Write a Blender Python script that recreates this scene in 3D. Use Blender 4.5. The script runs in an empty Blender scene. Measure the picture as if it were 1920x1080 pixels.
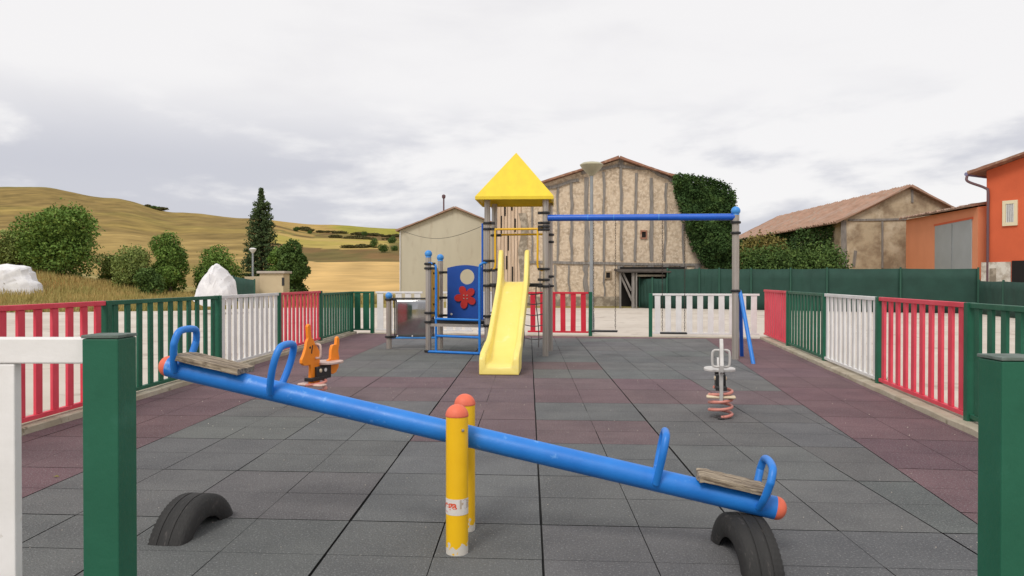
import bpy, math, random
import numpy as np
from mathutils import Vector, Matrix
random.seed(7); rng = np.random.default_rng(7)
scene = bpy.context.scene
COL = scene.collection
R = math.radians

# ------------------------------------------------------------------ camera
CAMH = 1.258; F = 1440.0
YAW = R(1.233); PIT = R(-0.517)
cam_d = bpy.data.cameras.new('camera'); cam = bpy.data.objects.new('camera', cam_d); COL.objects.link(cam)
cam.location = (0, 0, CAMH); cam.rotation_euler = (R(90) + PIT, 0, YAW)
cam_d.sensor_width = 36; cam_d.lens = 27.0; cam_d.clip_start = 0.05; cam_d.clip_end = 6000
scene.camera = cam
_M = cam.rotation_euler.to_matrix()
def ray(px, py):
    return _M @ Vector(((px - 960) / F, (540 - py) / F, -1.0))
def at(px, py, Y):
    d = ray(px, py); t = Y / d.y
    return Vector((d.x * t, Y, CAMH + d.z * t))
def gnd(px, py, z=0.0):
    d = ray(px, py); t = (z - CAMH) / d.z
    return Vector((d.x * t, d.y * t, z))
def onp(px, py, A, B):                     # where a sight line meets the upright plane through A, B
    d = ray(px, py); n = Vector((-(B[1] - A[1]), B[0] - A[0], 0))
    t = (n.x * A[0] + n.y * A[1]) / (n.x * d.x + n.y * d.y)
    return Vector((d.x * t, d.y * t, CAMH + d.z * t))

# ------------------------------------------------------------------ light
SUN_EL, SUN_AZ = R(47), R(205)            # behind the camera, a little to the left
w = bpy.data.worlds.new('World'); scene.world = w; w.use_nodes = True
nt = w.node_tree; nt.nodes.clear(); N = nt.nodes.new; L = nt.links.new
out = N('ShaderNodeOutputWorld'); mix = N('ShaderNodeMixShader')
b1 = N('ShaderNodeBackground'); b2 = N('ShaderNodeBackground')
sky = N('ShaderNodeTexSky'); sky.sky_type = 'NISHITA'; sky.sun_disc = False
sky.sun_elevation = SUN_EL; sky.sun_rotation = SUN_AZ
L(sky.outputs[0], b1.inputs[0]); b1.inputs[1].default_value = 0.1
tc = N('ShaderNodeTexCoord')
def wm(op, a, b=None, c=None, clamp=False):
    n = N('ShaderNodeMath'); n.operation = op; n.use_clamp = clamp
    for i, v in enumerate((a, b, c)):
        if v is None: continue
        if isinstance(v, (int, float)): n.inputs[i].default_value = v
        else: L(v, n.inputs[i])
    return n.outputs[0]
sep = N('ShaderNodeSeparateXYZ'); L(tc.outputs['Generated'], sep.inputs[0])
def wnoise(scale, zs, det, rough, loc=(0, 0, 0)):
    mp = N('ShaderNodeMapping'); mp.inputs['Scale'].default_value = (1, 1, zs); mp.inputs['Location'].default_value = loc
    L(tc.outputs['Generated'], mp.inputs[0])
    n = N('ShaderNodeTexNoise'); n.inputs['Scale'].default_value = scale; n.inputs['Detail'].default_value = det
    n.inputs['Roughness'].default_value = rough; n.inputs['Distortion'].default_value = 0.25; L(mp.outputs[0], n.inputs[0]); return n.outputs[0]
def smooth(v, lo, hi):
    n = N('ShaderNodeMapRange'); n.interpolation_type = 'SMOOTHSTEP'; n.inputs[1].default_value = lo; n.inputs[2].default_value = hi; L(v, n.inputs[0]); return n.outputs[0]
z = sep.outputs[2]
n1 = wnoise(3.2, 3.2, 8, 0.52, (0.35, 0.1, 0.4)); n2 = wnoise(9, 3.0, 6, 0.55, (2, 1, 0))
nn = wm('ADD', wm('MULTIPLY', n1, 0.75), wm('MULTIPLY', n2, 0.25))
low = wm('SUBTRACT', 1.0, smooth(z, 0.13, 0.25))
lefty = wm('SUBTRACT', 1.0, smooth(sep.outputs[0], -0.12, 0.2))     # the heavier bank of cloud stands in the north-west
bank = wm('MULTIPLY_ADD', lefty, 0.04, 0.062)
cl = smooth(wm('ADD', nn, bank), 0.49, 0.62)
g = wm('MULTIPLY', cl, low, clamp=True)
hi = smooth(n1, 0.45, 0.75)
cr = N('ShaderNodeMix'); cr.data_type = 'RGBA'; L(hi, cr.inputs[0]); cr.inputs[6].default_value = (0.80, 0.785, 0.785, 1); cr.inputs[7].default_value = (0.735, 0.72, 0.73, 1)
c2 = N('ShaderNodeMix'); c2.data_type = 'RGBA'; L(wm('MULTIPLY', g, 0.9), c2.inputs[0]); L(cr.outputs[2], c2.inputs[6]); c2.inputs[7].default_value = (0.50, 0.505, 0.56, 1)
L(c2.outputs[2], b2.inputs[0]); b2.inputs[1].default_value = 1.0
mix.inputs[0].default_value = 0.95
L(b1.outputs[0], mix.inputs[1]); L(b2.outputs[0], mix.inputs[2]); L(mix.outputs[0], out.inputs[0])
sd = bpy.data.lights.new('sun', 'SUN'); sd.energy = 1.5; sd.angle = R(18); sd.color = (1, 0.95, 0.88)
so = bpy.data.objects.new('sun', sd); COL.objects.link(so)
# sun_rotation is measured clockwise from +Y seen from above
sv = Vector((math.sin(SUN_AZ) * math.cos(SUN_EL), math.cos(SUN_AZ) * math.cos(SUN_EL), math.sin(SUN_EL)))
so.rotation_euler = sv.to_track_quat('Z', 'Y').to_euler()
vs = scene.view_settings; vs.view_transform = 'Standard'; vs.look = 'None'; vs.gamma = 1; vs.use_curve_mapping = False; vs.exposure = 0.24

# ------------------------------------------------------------------ materials
def s2l(c): return tuple(((x / 255) / 12.92 if x / 255 <= 0.04045 else ((x / 255 + 0.055) / 1.055) ** 2.4) for x in c)
def mat(name, c1, c2=None, scale=4.0, rough=0.6, metal=0.0, bump=0.0, bscale=60.0, lo=0.35, hi=0.65, stretch=(1, 1, 1), spec=0.5, det=6,
        c3=None, s3=20.0, lo3=0.6, hi3=0.7, attr=None, coat=0.0, rvar=0.0):
    m = bpy.data.materials.new(name); m.use_nodes = True; t = m.node_tree; p = t.nodes['Principled BSDF']
    p.inputs['Roughness'].default_value = rough; p.inputs['Metallic'].default_value = metal; p.inputs['Specular IOR Level'].default_value = spec
    p.inputs['Coat Weight'].default_value = coat
    co = t.nodes.new('ShaderNodeTexCoord'); mp = t.nodes.new('ShaderNodeMapping'); mp.inputs['Scale'].default_value = stretch
    t.links.new(co.outputs['Object'], mp.inputs[0])
    def noise(sc, d=det):
        n = t.nodes.new('ShaderNodeTexNoise'); n.inputs['Scale'].default_value = sc; n.inputs['Detail'].default_value = d; n.inputs['Roughness'].default_value = 0.6
        t.links.new(mp.outputs[0], n.inputs[0]); return n.outputs[0]
    def rng_(v, a, b):
        n = t.nodes.new('ShaderNodeMapRange'); n.inputs[1].default_value = a; n.inputs[2].default_value = b; t.links.new(v, n.inputs[0]); return n.outputs[0]
    def mx(f, a, b, kind='MIX'):
        n = t.nodes.new('ShaderNodeMix'); n.data_type = 'RGBA'; n.blend_type = kind
        if isinstance(f, float): n.inputs[0].default_value = f
        else: t.links.new(f, n.inputs[0])
        for i, v in ((6, a), (7, b)):
            if isinstance(v, tuple): n.inputs[i].default_value = (*v[:3], 1)
            else: t.links.new(v, n.inputs[i])
        return n.outputs[2]
    col = c1
    base = noise(scale)
    if c2: col = mx(rng_(base, lo, hi), c1, c2)
    if attr:
        a = t.nodes.new('ShaderNodeAttribute'); a.attribute_name = attr
        col = mx(1.0, a.outputs['Color'], col if not isinstance(col, tuple) else col, 'MULTIPLY')
    if c3: col = mx(rng_(noise(s3), lo3, hi3), col, c3)
    if isinstance(col, tuple): p.inputs['Base Color'].default_value = (*col[:3], 1)
    else: t.links.new(col, p.inputs['Base Color'])
    if rvar:
        n = t.nodes.new('ShaderNodeMapRange'); n.inputs[1].default_value = .3; n.inputs[2].default_value = .7
        n.inputs[3].default_value = max(0, rough - rvar); n.inputs[4].default_value = rough + rvar
        t.links.new(noise(scale * 2.3), n.inputs[0]); t.links.new(n.outputs[0], p.inputs['Roughness'])
    if bump:
        b = t.nodes.new('ShaderNodeBump'); b.inputs['Strength'].default_value = min(1, bump); b.inputs['Distance'].default_value = 0.01 * max(1, bump)
        t.links.new(noise(bscale, 4), b.inputs['Height']); t.links.new(b.outputs[0], p.inputs['Normal'])
    return m
def hx(r, g, b, k=1.0): return tuple(x * k for x in s2l((r, g, b)))

M = {}
M['rub_grey'] = mat('grey rubber', (1.10, 1.10, 1.09), (.90, .90, .91), scale=1.7, rough=.85, bump=1.8, bscale=110, c3=(.36, .36, .36), s3=85, lo3=.54, hi3=.74, attr='col', spec=.25, det=14, lo=.40, hi=.60)
M['joint'] = mat('dark joint', (.012, .012, .012), rough=.95)
M['plaza'] = mat('pale worn concrete', (.50, .44, .37), (.60, .54, .47), scale=.35, rough=.9, bump=.3, bscale=30, c3=(.36, .30, .25), s3=1.3, lo3=.56, hi3=.70, det=9)
M['kerb'] = mat('cream concrete kerb', (.46, .41, .32), (.34, .29, .21), scale=3, rough=.95, bump=.7, bscale=25, c3=(.17, .14, .09), s3=9, lo3=.6, hi3=.7)
M['grass'] = mat('dry grass ground', (.26, .23, .10), (.40, .31, .15), scale=.35, rough=1, bump=.6, bscale=6, spec=.1, det=10)
M['hills'] = mat('fields', (.80, .81, .80), (1.16, 1.15, 1.12), scale=.10, rough=1, attr='col', spec=.05, det=12, bump=1.0, bscale=.8)
M['blade'] = mat('dry grass blades', (.42, .33, .12), (.22, .25, .08), scale=.8, rough=.9, spec=.1)
M['weed'] = mat('green weed', (.12, .2, .04), (.22, .26, .07), scale=20, rough=.8)
M['white'] = mat('white paint', (.80, .79, .78), (.70, .69, .67), scale=4, rough=.55, c3=(.45, .42, .36), s3=14, lo3=.68, hi3=.75, bump=.1, bscale=40)
M['red'] = mat('red paint', hx(214, 40, 62), hx(196, 28, 48), scale=3, rough=.5, c3=hx(222, 90, 100), s3=16, lo3=.66, hi3=.76, bump=.1, bscale=40)
M['redp'] = mat('faded red paint', hx(226, 76, 94), hx(212, 56, 76), scale=3, rough=.55, c3=hx(226, 110, 120), s3=16, lo3=.66, hi3=.76, bump=.1, bscale=40)
M['green'] = mat('green paint', (.018, .125, .072), (.012, .095, .053), scale=3, rough=.5, c3=(.03, .15, .095), s3=9, lo3=.6, hi3=.78, spec=.3, bump=.12, bscale=40, rvar=.08)
M['greentop'] = mat('weathered green paint', (.16, .2, .18), (.07, .1, .08), scale=20, rough=.8, bump=.3)
M['blue'] = mat('blue paint', (.012, .175, .60), (.018, .215, .68), scale=5, rough=.42, c3=(.14, .36, .76), s3=15, lo3=.64, hi3=.74, rvar=.08, bump=.08, bscale=60)
M['dblue'] = mat('deep blue paint', (.009, .10, .52), (.012, .12, .60), scale=5, rough=.35, rvar=.05)
M['bluecap'] = mat('light blue plastic', (.04, .25, .66), (.06, .29, .70), scale=9, rough=.45)
M['navy'] = mat('blue panel', (.007, .065, .34), (.009, .075, .38), scale=3, rough=.42)
M['flower'] = mat('red panel', (.50, .025, .02), (.42, .02, .018), scale=6, rough=.4)
M['yellow'] = mat('yellow paint', (.92, .54, .005), (.88, .50, .005), scale=5, rough=.45, rvar=.07, bump=.05, bscale=80)
M['ytube'] = mat('yellow tube', (.84, .50, .01), (.78, .44, .01), scale=5, rough=.4)
M['roofy'] = mat('yellow roof panel', (.84, .62, .03), (.77, .555, .03), scale=2.5, stretch=(3, 3, .4), rough=.5, bump=.05, bscale=30)
M['slide'] = mat('pale yellow plastic', (.89, .74, .21), (.87, .70, .18), scale=2, rough=.42, c3=(.86, .76, .38), s3=6, lo3=.6, hi3=.8, rvar=.08)
M['orangecap'] = mat('salmon rubber', (.80, .17, .09), (.70, .13, .07), scale=12, rough=.6)
M['orange'] = mat('orange panel', (.95, .29, .012), (.90, .24, .01), scale=8, rough=.45)
M['coral'] = mat('coral spring paint', (.64, .26, .21), (.56, .20, .16), scale=12, rough=.45, c3=(.3, .12, .08), s3=30, lo3=.62, hi3=.7)
M['alu'] = mat('aluminium tube', (.46, .42, .38), (.38, .34, .30), scale=3, rough=.42, metal=.55, stretch=(1, 1, .2), rvar=.08)
M['steel'] = mat('polished panel', (.48, .48, .48), (.40, .40, .40), scale=2, rough=.07, metal=1.0, bump=.05, bscale=2.2, rvar=.04)
M['black'] = mat('black plastic', (.015, .015, .016), rough=.5)
M['rope'] = mat('grey rope', (.26, .23, .22), (.17, .15, .15), scale=60, rough=.9)
M['chain'] = mat('dark chain', (.09, .07, .06), (.05, .04, .035), scale=60, rough=.5, metal=.7)
M['tyre'] = mat('worn tyre rubber', (.018, .0175, .017), (.030, .029, .028), scale=5, rough=.8, bump=.5, bscale=35, c3=(.09, .08, .075), s3=14, lo3=.60, hi3=.74, stretch=(3.5, 1, 1))
M['wood'] = mat('weathered plank', (.42, .345, .25), (.13, .095, .065), scale=16, rough=.9, bump=1.0, bscale=22, stretch=(.35, 4.5, 4), det=8, lo=.4, hi=.62)
M['ridergrey'] = mat('pale grey panel', (.62, .60, .58), (.5, .48, .46), scale=9, rough=.5)
M['seatpink'] = mat('worn pale seat', (.66, .50, .44), (.5, .35, .3), scale=14, rough=.5)
M['footcream'] = mat('cream footrest', (.72, .60, .42), (.62, .5, .34), scale=9, rough=.5)
M['sticker'] = mat('sticker', (.78, .74, .70), (.68, .63, .58), scale=18, rough=.5)
M['stred'] = mat('sticker red print', (.72, .09, .03), rough=.5)
M['stgold'] = mat('sticker pale print', (.50, .34, .20), (.50, .44, .38), scale=30, rough=.5)
# buildings
M['render'] = mat('beige render', (.58, .53, .41), (.51, .465, .36), scale=.35, rough=.95, bump=.3, bscale=20, c3=(.42, .35, .26), s3=1.5, lo3=.55, hi3=.80, det=12, stretch=(1.6, 1, .4))
M['adobe'] = mat('adobe infill', (.60, .48, .35), (.40, .31, .22), scale=2.6, rough=1, bump=2.5, bscale=8, c3=(.66, .55, .42), s3=7, lo3=.46, hi3=.60, det=14, lo=.40, hi=.62)
M['adobe2'] = mat('old plaster', (.46, .37, .25), (.27, .20, .13), scale=1.1, rough=1, bump=2.5, bscale=7, c3=(.56, .47, .34), s3=.7, lo3=.5, hi3=.62, det=14, lo=.42, hi=.60)
M['timber'] = mat('grey old timber', (.29, .265, .24), (.17, .155, .14), scale=4, rough=1, bump=1, bscale=20, stretch=(4, 4, .5))
M['darktimber'] = mat('dark timber', (.09, .075, .065), (.05, .042, .036), scale=4, rough=1, bump=1)
M['boards'] = mat('pale boards', (.66, .51, .38), (.52, .38, .26), scale=3, rough=.95, bump=.8, bscale=12, stretch=(4, 4, .4))
M['stone'] = mat('stone base', (.42, .36, .28), (.24, .20, .15), scale=3.2, rough=1, bump=1.5, bscale=4, lo=.42, hi=.55)
M['palestone'] = mat('pale stone base', (.66, .62, .54), (.40, .34, .27), scale=2.5, rough=1, bump=1.5, bscale=4, lo=.45, hi=.6)
M['tile'] = mat('clay tiles', (.34, .165, .105), (.22, .115, .08), scale=2.2, rough=.95, bump=1, bscale=9, c3=(.42, .27, .18), s3=4.5, lo3=.52, hi3=.64, det=9)
M['tileold'] = mat('lichen clay tiles', (.42, .26, .19), (.30, .185, .13), scale=2.2, rough=.95, bump=1, bscale=9, c3=(.34, .28, .22), s3=3.5, lo3=.54, hi3=.66, det=9)
M['rust'] = mat('orange red render', (.66, .13, .05), (.56, .105, .04), scale=.6, rough=.9, bump=.3, bscale=20, det=8)
M['peach'] = mat('orange render', (.76, .29, .145), (.70, .26, .125), scale=.6, rough=.9, bump=.3, bscale=20, det=8)
M['gdoor'] = mat('grey metal door', (.36, .385, .395), (.32, .345, .35), scale=1, rough=.4)
M['cream'] = mat('cream frame', (.72, .64, .44), rough=.7)
M['glass'] = mat('window glass', (.05, .06, .07), rough=.1, spec=.8)
M['pipe'] = mat('dark purple brown metal', (.13, .07, .08), rough=.5)
M['gutter'] = mat('blue grey gutter', (.2, .2, .34), rough=.5)
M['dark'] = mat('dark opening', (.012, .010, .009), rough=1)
M['screen'] = mat('green screen cloth', (.015, .060, .043), (.010, .044, .031), scale=1.4, rough=.8, bump=.5, bscale=5, det=7)
M['screenpost'] = mat('green screen post', (.02, .085, .055), rough=.6)
M['lampglass'] = mat('milky lamp bowl', (.46, .43, .29), (.38, .35, .24), scale=4, rough=.4)
M['galv'] = mat('galvanised post', (.36, .38, .39), (.28, .30, .31), scale=3, rough=.5, metal=.5)
M['capstone'] = mat('pillar capstone', (.46, .40, .34), (.4, .34, .28), scale=3, rough=.9)
M['pillar'] = mat('sand pillar', (.58, .47, .30), (.52, .41, .26), scale=1.5, rough=.9)
M['rock'] = mat('white rock', (.84, .83, .84), (.66, .65, .67), scale=2.2, rough=.9, bump=.8, bscale=6, c3=(.34, .31, .29), s3=3.3, lo3=.64, hi3=.69, det=10)
M['bark'] = mat('bark', (.10, .075, .05), (.06, .045, .03), scale=8, rough=1, bump=1)
M['blade'] = mat('dry grass blades', (.46, .33, .13), (.27, .25, .08), scale=.5, rough=.9, spec=.1)
def leafmat(name, a, b, c):
    return mat(name, a, b, scale=.9, rough=.75, c3=c, s3=2.6, lo3=.5, hi3=.66, spec=.2, det=9)
M['leaf'] = leafmat('green leaves', (.145, .24, .045), (.095, .175, .034), (.24, .33, .07))
M['leafl'] = leafmat('light green leaves', (.21, .27, .07), (.15, .20, .05), (.29, .34, .11))
M['leafd'] = leafmat('dark green leaves', (.09, .15, .036), (.055, .105, .026), (.14, .21, .05))
M['conif'] = leafmat('conifer needles', (.08, .12, .045), (.055, .088, .034), (.125, .16, .06))
M['leafy'] = leafmat('yellowing leaves', (.22, .19, .05), (.16, .14, .04), (.28, .22, .08))
M['scrub'] = leafmat('dry scrub', (.11, .105, .035), (.075, .07, .026), (.17, .14, .05))
M['ivy'] = leafmat('ivy leaves', (.05, .10, .026), (.03, .065, .018), (.09, .155, .04))

# ------------------------------------------------------------------ mesh helpers
class MB:
    def __init__(s): s.v = []; s.f = []; s.mi = []; s.cur = 0
    def add(s, vs, fs):
        o = len(s.v); s.v += [tuple(v) for v in vs]; s.f += [tuple(i + o for i in f) for f in fs]; s.mi += [s.cur] * len(fs); return s
    def obox(s, c, u, v, w, hu, hv, hw):
        c = Vector(c); u = Vector(u).normalized() * hu; v = Vector(v).normalized() * hv; w = Vector(w).normalized() * hw
        P = [c + a * u + b * v + d * w for d in (-1, 1) for b in (-1, 1) for a in (-1, 1)]
        return s.add(P, [(0, 2, 3, 1), (4, 5, 7, 6), (0, 1, 5, 4), (2, 6, 7, 3), (0, 4, 6, 2), (1, 3, 7, 5)])
    def box(s, x0, x1, y0, y1, z0, z1):
        return s.obox(((x0 + x1) / 2, (y0 + y1) / 2, (z0 + z1) / 2), (1, 0, 0), (0, 1, 0), (0, 0, 1), abs(x1 - x0) / 2, abs(y1 - y0) / 2, abs(z1 - z0) / 2)
    def beam(s, a, b, wd, ht, up=(0, 0, 1)):
        a = Vector(a); b = Vector(b); d = (b - a); l = d.length; d.normalize()
        side = d.cross(Vector(up)).normalized(); u2 = side.cross(d)
        return s.obox((a + b) / 2, d, side, u2, l / 2, wd / 2, ht / 2)
    def tube(s, path, r, n=12, closed=False, caps=True):
        P = [Vector(p) for p in path]; m = len(P); rings = []
        rr = r if isinstance(r, (list, tuple)) else [r] * m
        t0 = (P[1] - P[0]).normalized(); nrm = t0.orthogonal().normalized()
        for i in range(m):
            if closed: t = (P[(i + 1) % m] - P[i - 1]).normalized()
            else: t = ((P[min(i + 1, m - 1)] - P[i]).normalized() + (P[i] - P[max(i - 1, 0)]).normalized()).normalized()
            nrm = (nrm - t * nrm.dot(t)).normalized(); bn = t.cross(nrm)
            rings.append([P[i] + (nrm * math.cos(2 * math.pi * k / n) + bn * math.sin(2 * math.pi * k / n)) * rr[i] for k in range(n)])
        V = [p for q in rings for p in q]; Fc = []
        for i in range(m if closed else m - 1):
            j = (i + 1) % m
            for k in range(n):
                k2 = (k + 1) % n; Fc.append((i * n + k, i * n + k2, j * n + k2, j * n + k))
        if caps and not closed: Fc.append(tuple(range(n - 1, -1, -1))); Fc.append(tuple((m - 1) * n + k for k in range(n)))
        return s.add(V, Fc)
    def lathe(s, prof, c=(0, 0, 0), n=24, axis=None, u=None):
        c = Vector(c); ax = Vector(axis or (0, 0, 1)).normalized(); u = (Vector(u) if u else ax.orthogonal()).normalized(); v = ax.cross(u)
        V = []; Fc = []
        for (r, h) in prof:
            for k in range(n):
                a = 2 * math.pi * k / n; V.append(c + ax * h + (u * math.cos(a) + v * math.sin(a)) * max(r, 1e-4))
        for i in range(len(prof) - 1):
            for k in range(n):
                k2 = (k + 1) % n; Fc.append((i * n + k, i * n + k2, (i + 1) * n + k2, (i + 1) * n + k))
        Fc.append(tuple(range(n - 1, -1, -1))); Fc.append(tuple((len(prof) - 1) * n + k for k in range(n)))
        return s.add(V, Fc)
    def prism(s, pts, o, u, v, th):               # outline (a,b) in plane u,v at o, thickness th centred
        o = Vector(o); u = Vector(u).normalized(); v = Vector(v).normalized(); w_ = u.cross(v); n = len(pts)
        V = [o + u * a + v * b - w_ * th / 2 for a, b in pts] + [o + u * a + v * b + w_ * th / 2 for a, b in pts]
        return s.add(V, [tuple(range(n - 1, -1, -1)), tuple(range(n, 2 * n))] + [(i, (i + 1) % n, (i + 1) % n + n, i + n) for i in range(n)])
    def quad(s, *p): return s.add(p, [tuple(range(len(p)))])

def link(o, parent=None):
    COL.objects.link(o)
    if parent is not None: o.parent = parent
    return o
def obj(name, mb, m, parent=None, smooth=True, bevel=0, ang=35, local=False, label=None):
    me = bpy.data.meshes.new(name)
    off = Vector((0, 0, 0)) if (parent is None or local) else ORG[parent.name]
    me.from_pydata([tuple(Vector(v) - off) for v in mb.v], [], mb.f)
    ms = m if isinstance(m, (list, tuple)) else [m]
    for q in ms: me.materials.append(M[q])
    if len(ms) > 1: me.polygons.foreach_set('material_index', mb.mi)
    me.update()
    if smooth:
        me.polygons.foreach_set('use_smooth', [True] * len(me.polygons)); me.set_sharp_from_angle(angle=R(ang))
    o = bpy.data.objects.new(name, me); link(o, parent)
    ORG[o.name] = Vector(off) if parent is not None and not local else Vector((0, 0, 0))
    if bevel:
        b = o.modifiers.new('bevel', 'BEVEL'); b.width = bevel; b.segments = 2; b.limit_method = 'ANGLE'; b.angle_limit = R(40)
    if label: o['label'] = label
    return o
ORG = {}
def thing(name, loc, label, cat, group=None, rz=0.0):
    o = bpy.data.objects.new(name, None); o.empty_display_size = .2; link(o); o.location = loc; o.rotation_euler = (0, 0, rz)
    ORG[o.name] = Vector(loc); return tag(o, label, cat, group)
def tag(o, label=None, cat=None, group=None, kind=None):
    if label: o['label'] = label
    if cat: o['category'] = cat
    if group: o['group'] = group
    if kind: o['kind'] = kind
    return o
def struct(o, label=None):
    o['kind'] = 'structure'
    if label: o['label'] = label
    return o
def colattr(o, cols):
    a = o.data.color_attributes.new('col', 'FLOAT_COLOR', 'POINT')
    a.data.foreach_set('color', np.asarray(cols, dtype=np.float32).ravel())
def fbm(x, y, seed=0):
    v = 0
    for k in range(4):
        f = 2 ** k
        v = v + np.sin(x * f * 1.3 + seed * 3.1 + 1.7 * np.sin(y * f * .9 + seed + k)) * np.cos(y * f * 1.1 + seed * 1.7 + 1.3 * np.sin(x * f * .7 + k * 2)) / f
    return v

# ------------------------------------------------------------------ ground, floor, hills
mb = MB(); n = 48; pts = [(3000 * math.cos(2 * math.pi * k / n), 3000 * math.sin(2 * math.pi * k / n), -.10) for k in range(n)]
mb.quad(*pts); struct(obj('ground', mb, 'grass', smooth=False))
PLZ = [(-24, -12), (32, -12), (34, 36), (12, 44), (-3, 46), (-10, 40), (-15, 33), (-24, 30)]
mb = MB(); mb.quad(*[(x, y, -.03) for x, y in PLZ]); struct(obj('plaza', mb, 'plaza', smooth=False))
mb = MB()
BACK = lambda x: 18.3 - .165 * (x + 3.7)
KERBR = lambda y: 2.76 + .1353 * y
SPL = lambda y: 1.84 + .1206 * y
mb.quad((-4.14, .4, -.014), (KERBR(.4), .4, -.014), (KERBR(BACK(4.9)), BACK(4.9), -.014), (-4.14, BACK(-4.14), -.014))
struct(obj('floor_bedding', mb, 'joint', smooth=False))
def clip(poly, f):                                   # keep f(x,y) >= 0
    outp = []
    for i in range(len(poly)):
        a = poly[i]; b = poly[(i + 1) % len(poly)]; fa = f(*a); fb = f(*b)
        if fa >= 0: outp.append(a)
        if (fa >= 0) != (fb >= 0):
            t = fa / (fa - fb); outp.append((a[0] + (b[0] - a[0]) * t, a[1] + (b[1] - a[1]) * t))
    return outp
V = []; Fc = []; C = []
GREY = np.array([.155, .158, .158]); MAR = np.array([.178, .108, .120])
maroon = {(-1, 6), (0, 6), (-1, 7), (-1, 10), (-1, 11), (0, 11), (0, 9), (1, 9)}
def ismar(i, j):
    if i <= -4 or j >= 17: return True
    if j == 8: return True
    if j == 9 and i < 2: return True
    return (i, j) in maroon
def addtile(poly, col):
    if len(poly) < 3: return
    o = len(V); 
    for p in poly: V.append((p[0], p[1], 0.0)); C.append((*col, 1))
    Fc.append(tuple(range(o, o + len(poly))))
SK = .045
for i in range(-5, 6):
    for j in range(0, 20):
        k = rng.uniform(.93, 1.07); col = ((MAR if (i <= -4 or j >= 17) else MAR * .78 + GREY * .22) if ismar(i, j) else GREY) * k * (1 + rng.uniform(-.03, .03, 3))
        tz = 0
        for a in (0, 1):
            for b in (0, 1):
                gx0 = (.0062 if i in (-1, 0, 1) else .0038) if a == 0 else .0022; gx1 = .0022 if a == 0 else (.0062 if i in (-2, -1, 0) else .0038)
                gy0 = .0048 if b == 0 else .0018; gy1 = .0018 if b == 0 else .0048
                jx = rng.normal(0, .0012); jy = rng.normal(0, .0012)
                x0 = .065 + i + .5 * a + gx0 + jx; x1 = .065 + i + .5 * (a + 1) - gx1 + jx
                y0 = j - .04 + .5 * b + gy0 + jy; y1 = j - .04 + .5 * (b + 1) - gy1 + jy
                poly = [(x0, y0 - SK * x0), (x1, y0 - SK * x1), (x1, y1 - SK * x1), (x0, y1 - SK * x0)]
                for f in (lambda x, y: SPL(y) - .004 - x, lambda x, y: x + 4.12, lambda x, y: y - .42, lambda x, y: BACK(x) - y):
                    poly = clip(poly, f) if len(poly) > 2 else poly
                addtile(poly, col * rng.uniform(.975, 1.025))
dS = Vector((.1206, 1)).normalized(); pS = Vector((dS.y, -dS.x))
for i in range(0, 3):
    for j in range(-1, 20):
        col = MAR * rng.uniform(.92, 1.10) * (1 + rng.uniform(-.03, .03, 3))
        for a in (0, 1):
            for b in (0, 1):
                x0 = i + .5 * a + .002; x1 = i + .5 * (a + 1) - .002; y0 = j + .5 * b + (.005 if b == 0 else .0015); y1 = j + .5 * (b + 1) - (.0015 if b == 0 else .005)
                poly = [(1.84 + dS.x * yy + pS.x * xx, dS.y * yy + pS.y * xx + .25) for xx, yy in ((x0, y0), (x1, y0), (x1, y1), (x0, y1))]
                for f in (lambda x, y: x - SPL(y) - .003, lambda x, y: KERBR(y) - x, lambda x, y: y - .42, lambda x, y: BACK(x) - y):
                    poly = clip(poly, f) if len(poly) > 2 else poly
                addtile(poly, col)
me = bpy.data.meshes.new('playground_floor'); me.from_pydata(V, [], Fc); me.materials.append(M['rub_grey'])
fo = bpy.data.objects.new('playground_floor', me); link(fo); colattr(fo, C); struct(fo)

# kerbs under the fences
mb = MB(); random.seed(3)
def kerb(mb, P, Q, wd, h):
    P = Vector((*P, 0)); Q = Vector((*Q, 0)); d = (Q - P); l = d.length; d.normalize(); s = Vector((d.y, -d.x, 0)); nseg = max(1, int(l / .25))
    Vv = []; 
    for k in range(nseg + 1):
        c = P + d * l * k / nseg; e = random.uniform(-.012, .012); f = random.uniform(-.008, .004)
        Vv += [c + s * (wd / 2 + e) + Vector((0, 0, -.03)), c + s * (wd / 2 + e - .01) + Vector((0, 0, h + f - .008)), c + s * (wd / 2 + e - .025) + Vector((0, 0, h + f)), c - s * wd / 2 + Vector((0, 0, h)), c - s * wd / 2 + Vector((0, 0, -.03))]
    mb.add(Vv, [(k * 5 + i, k * 5 + i + 1, k * 5 + 5 + i + 1, k * 5 + 5 + i) for k in range(nseg) for i in range(4)])
kerb(mb, (-4.23, .4), (-4.23, BACK(-4.2) - .02), .22, .055)
kerb(mb, (KERBR(BACK(4.95)) + .13, BACK(4.95)), (KERBR(.4) + .13, .4), .26, .05)
kerb(mb, (-4.1, BACK(-4.1) + .07), (4.9, BACK(4.9) + .07), .14, .012)
struct(obj('kerb', mb, 'kerb', smooth=False))

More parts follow.
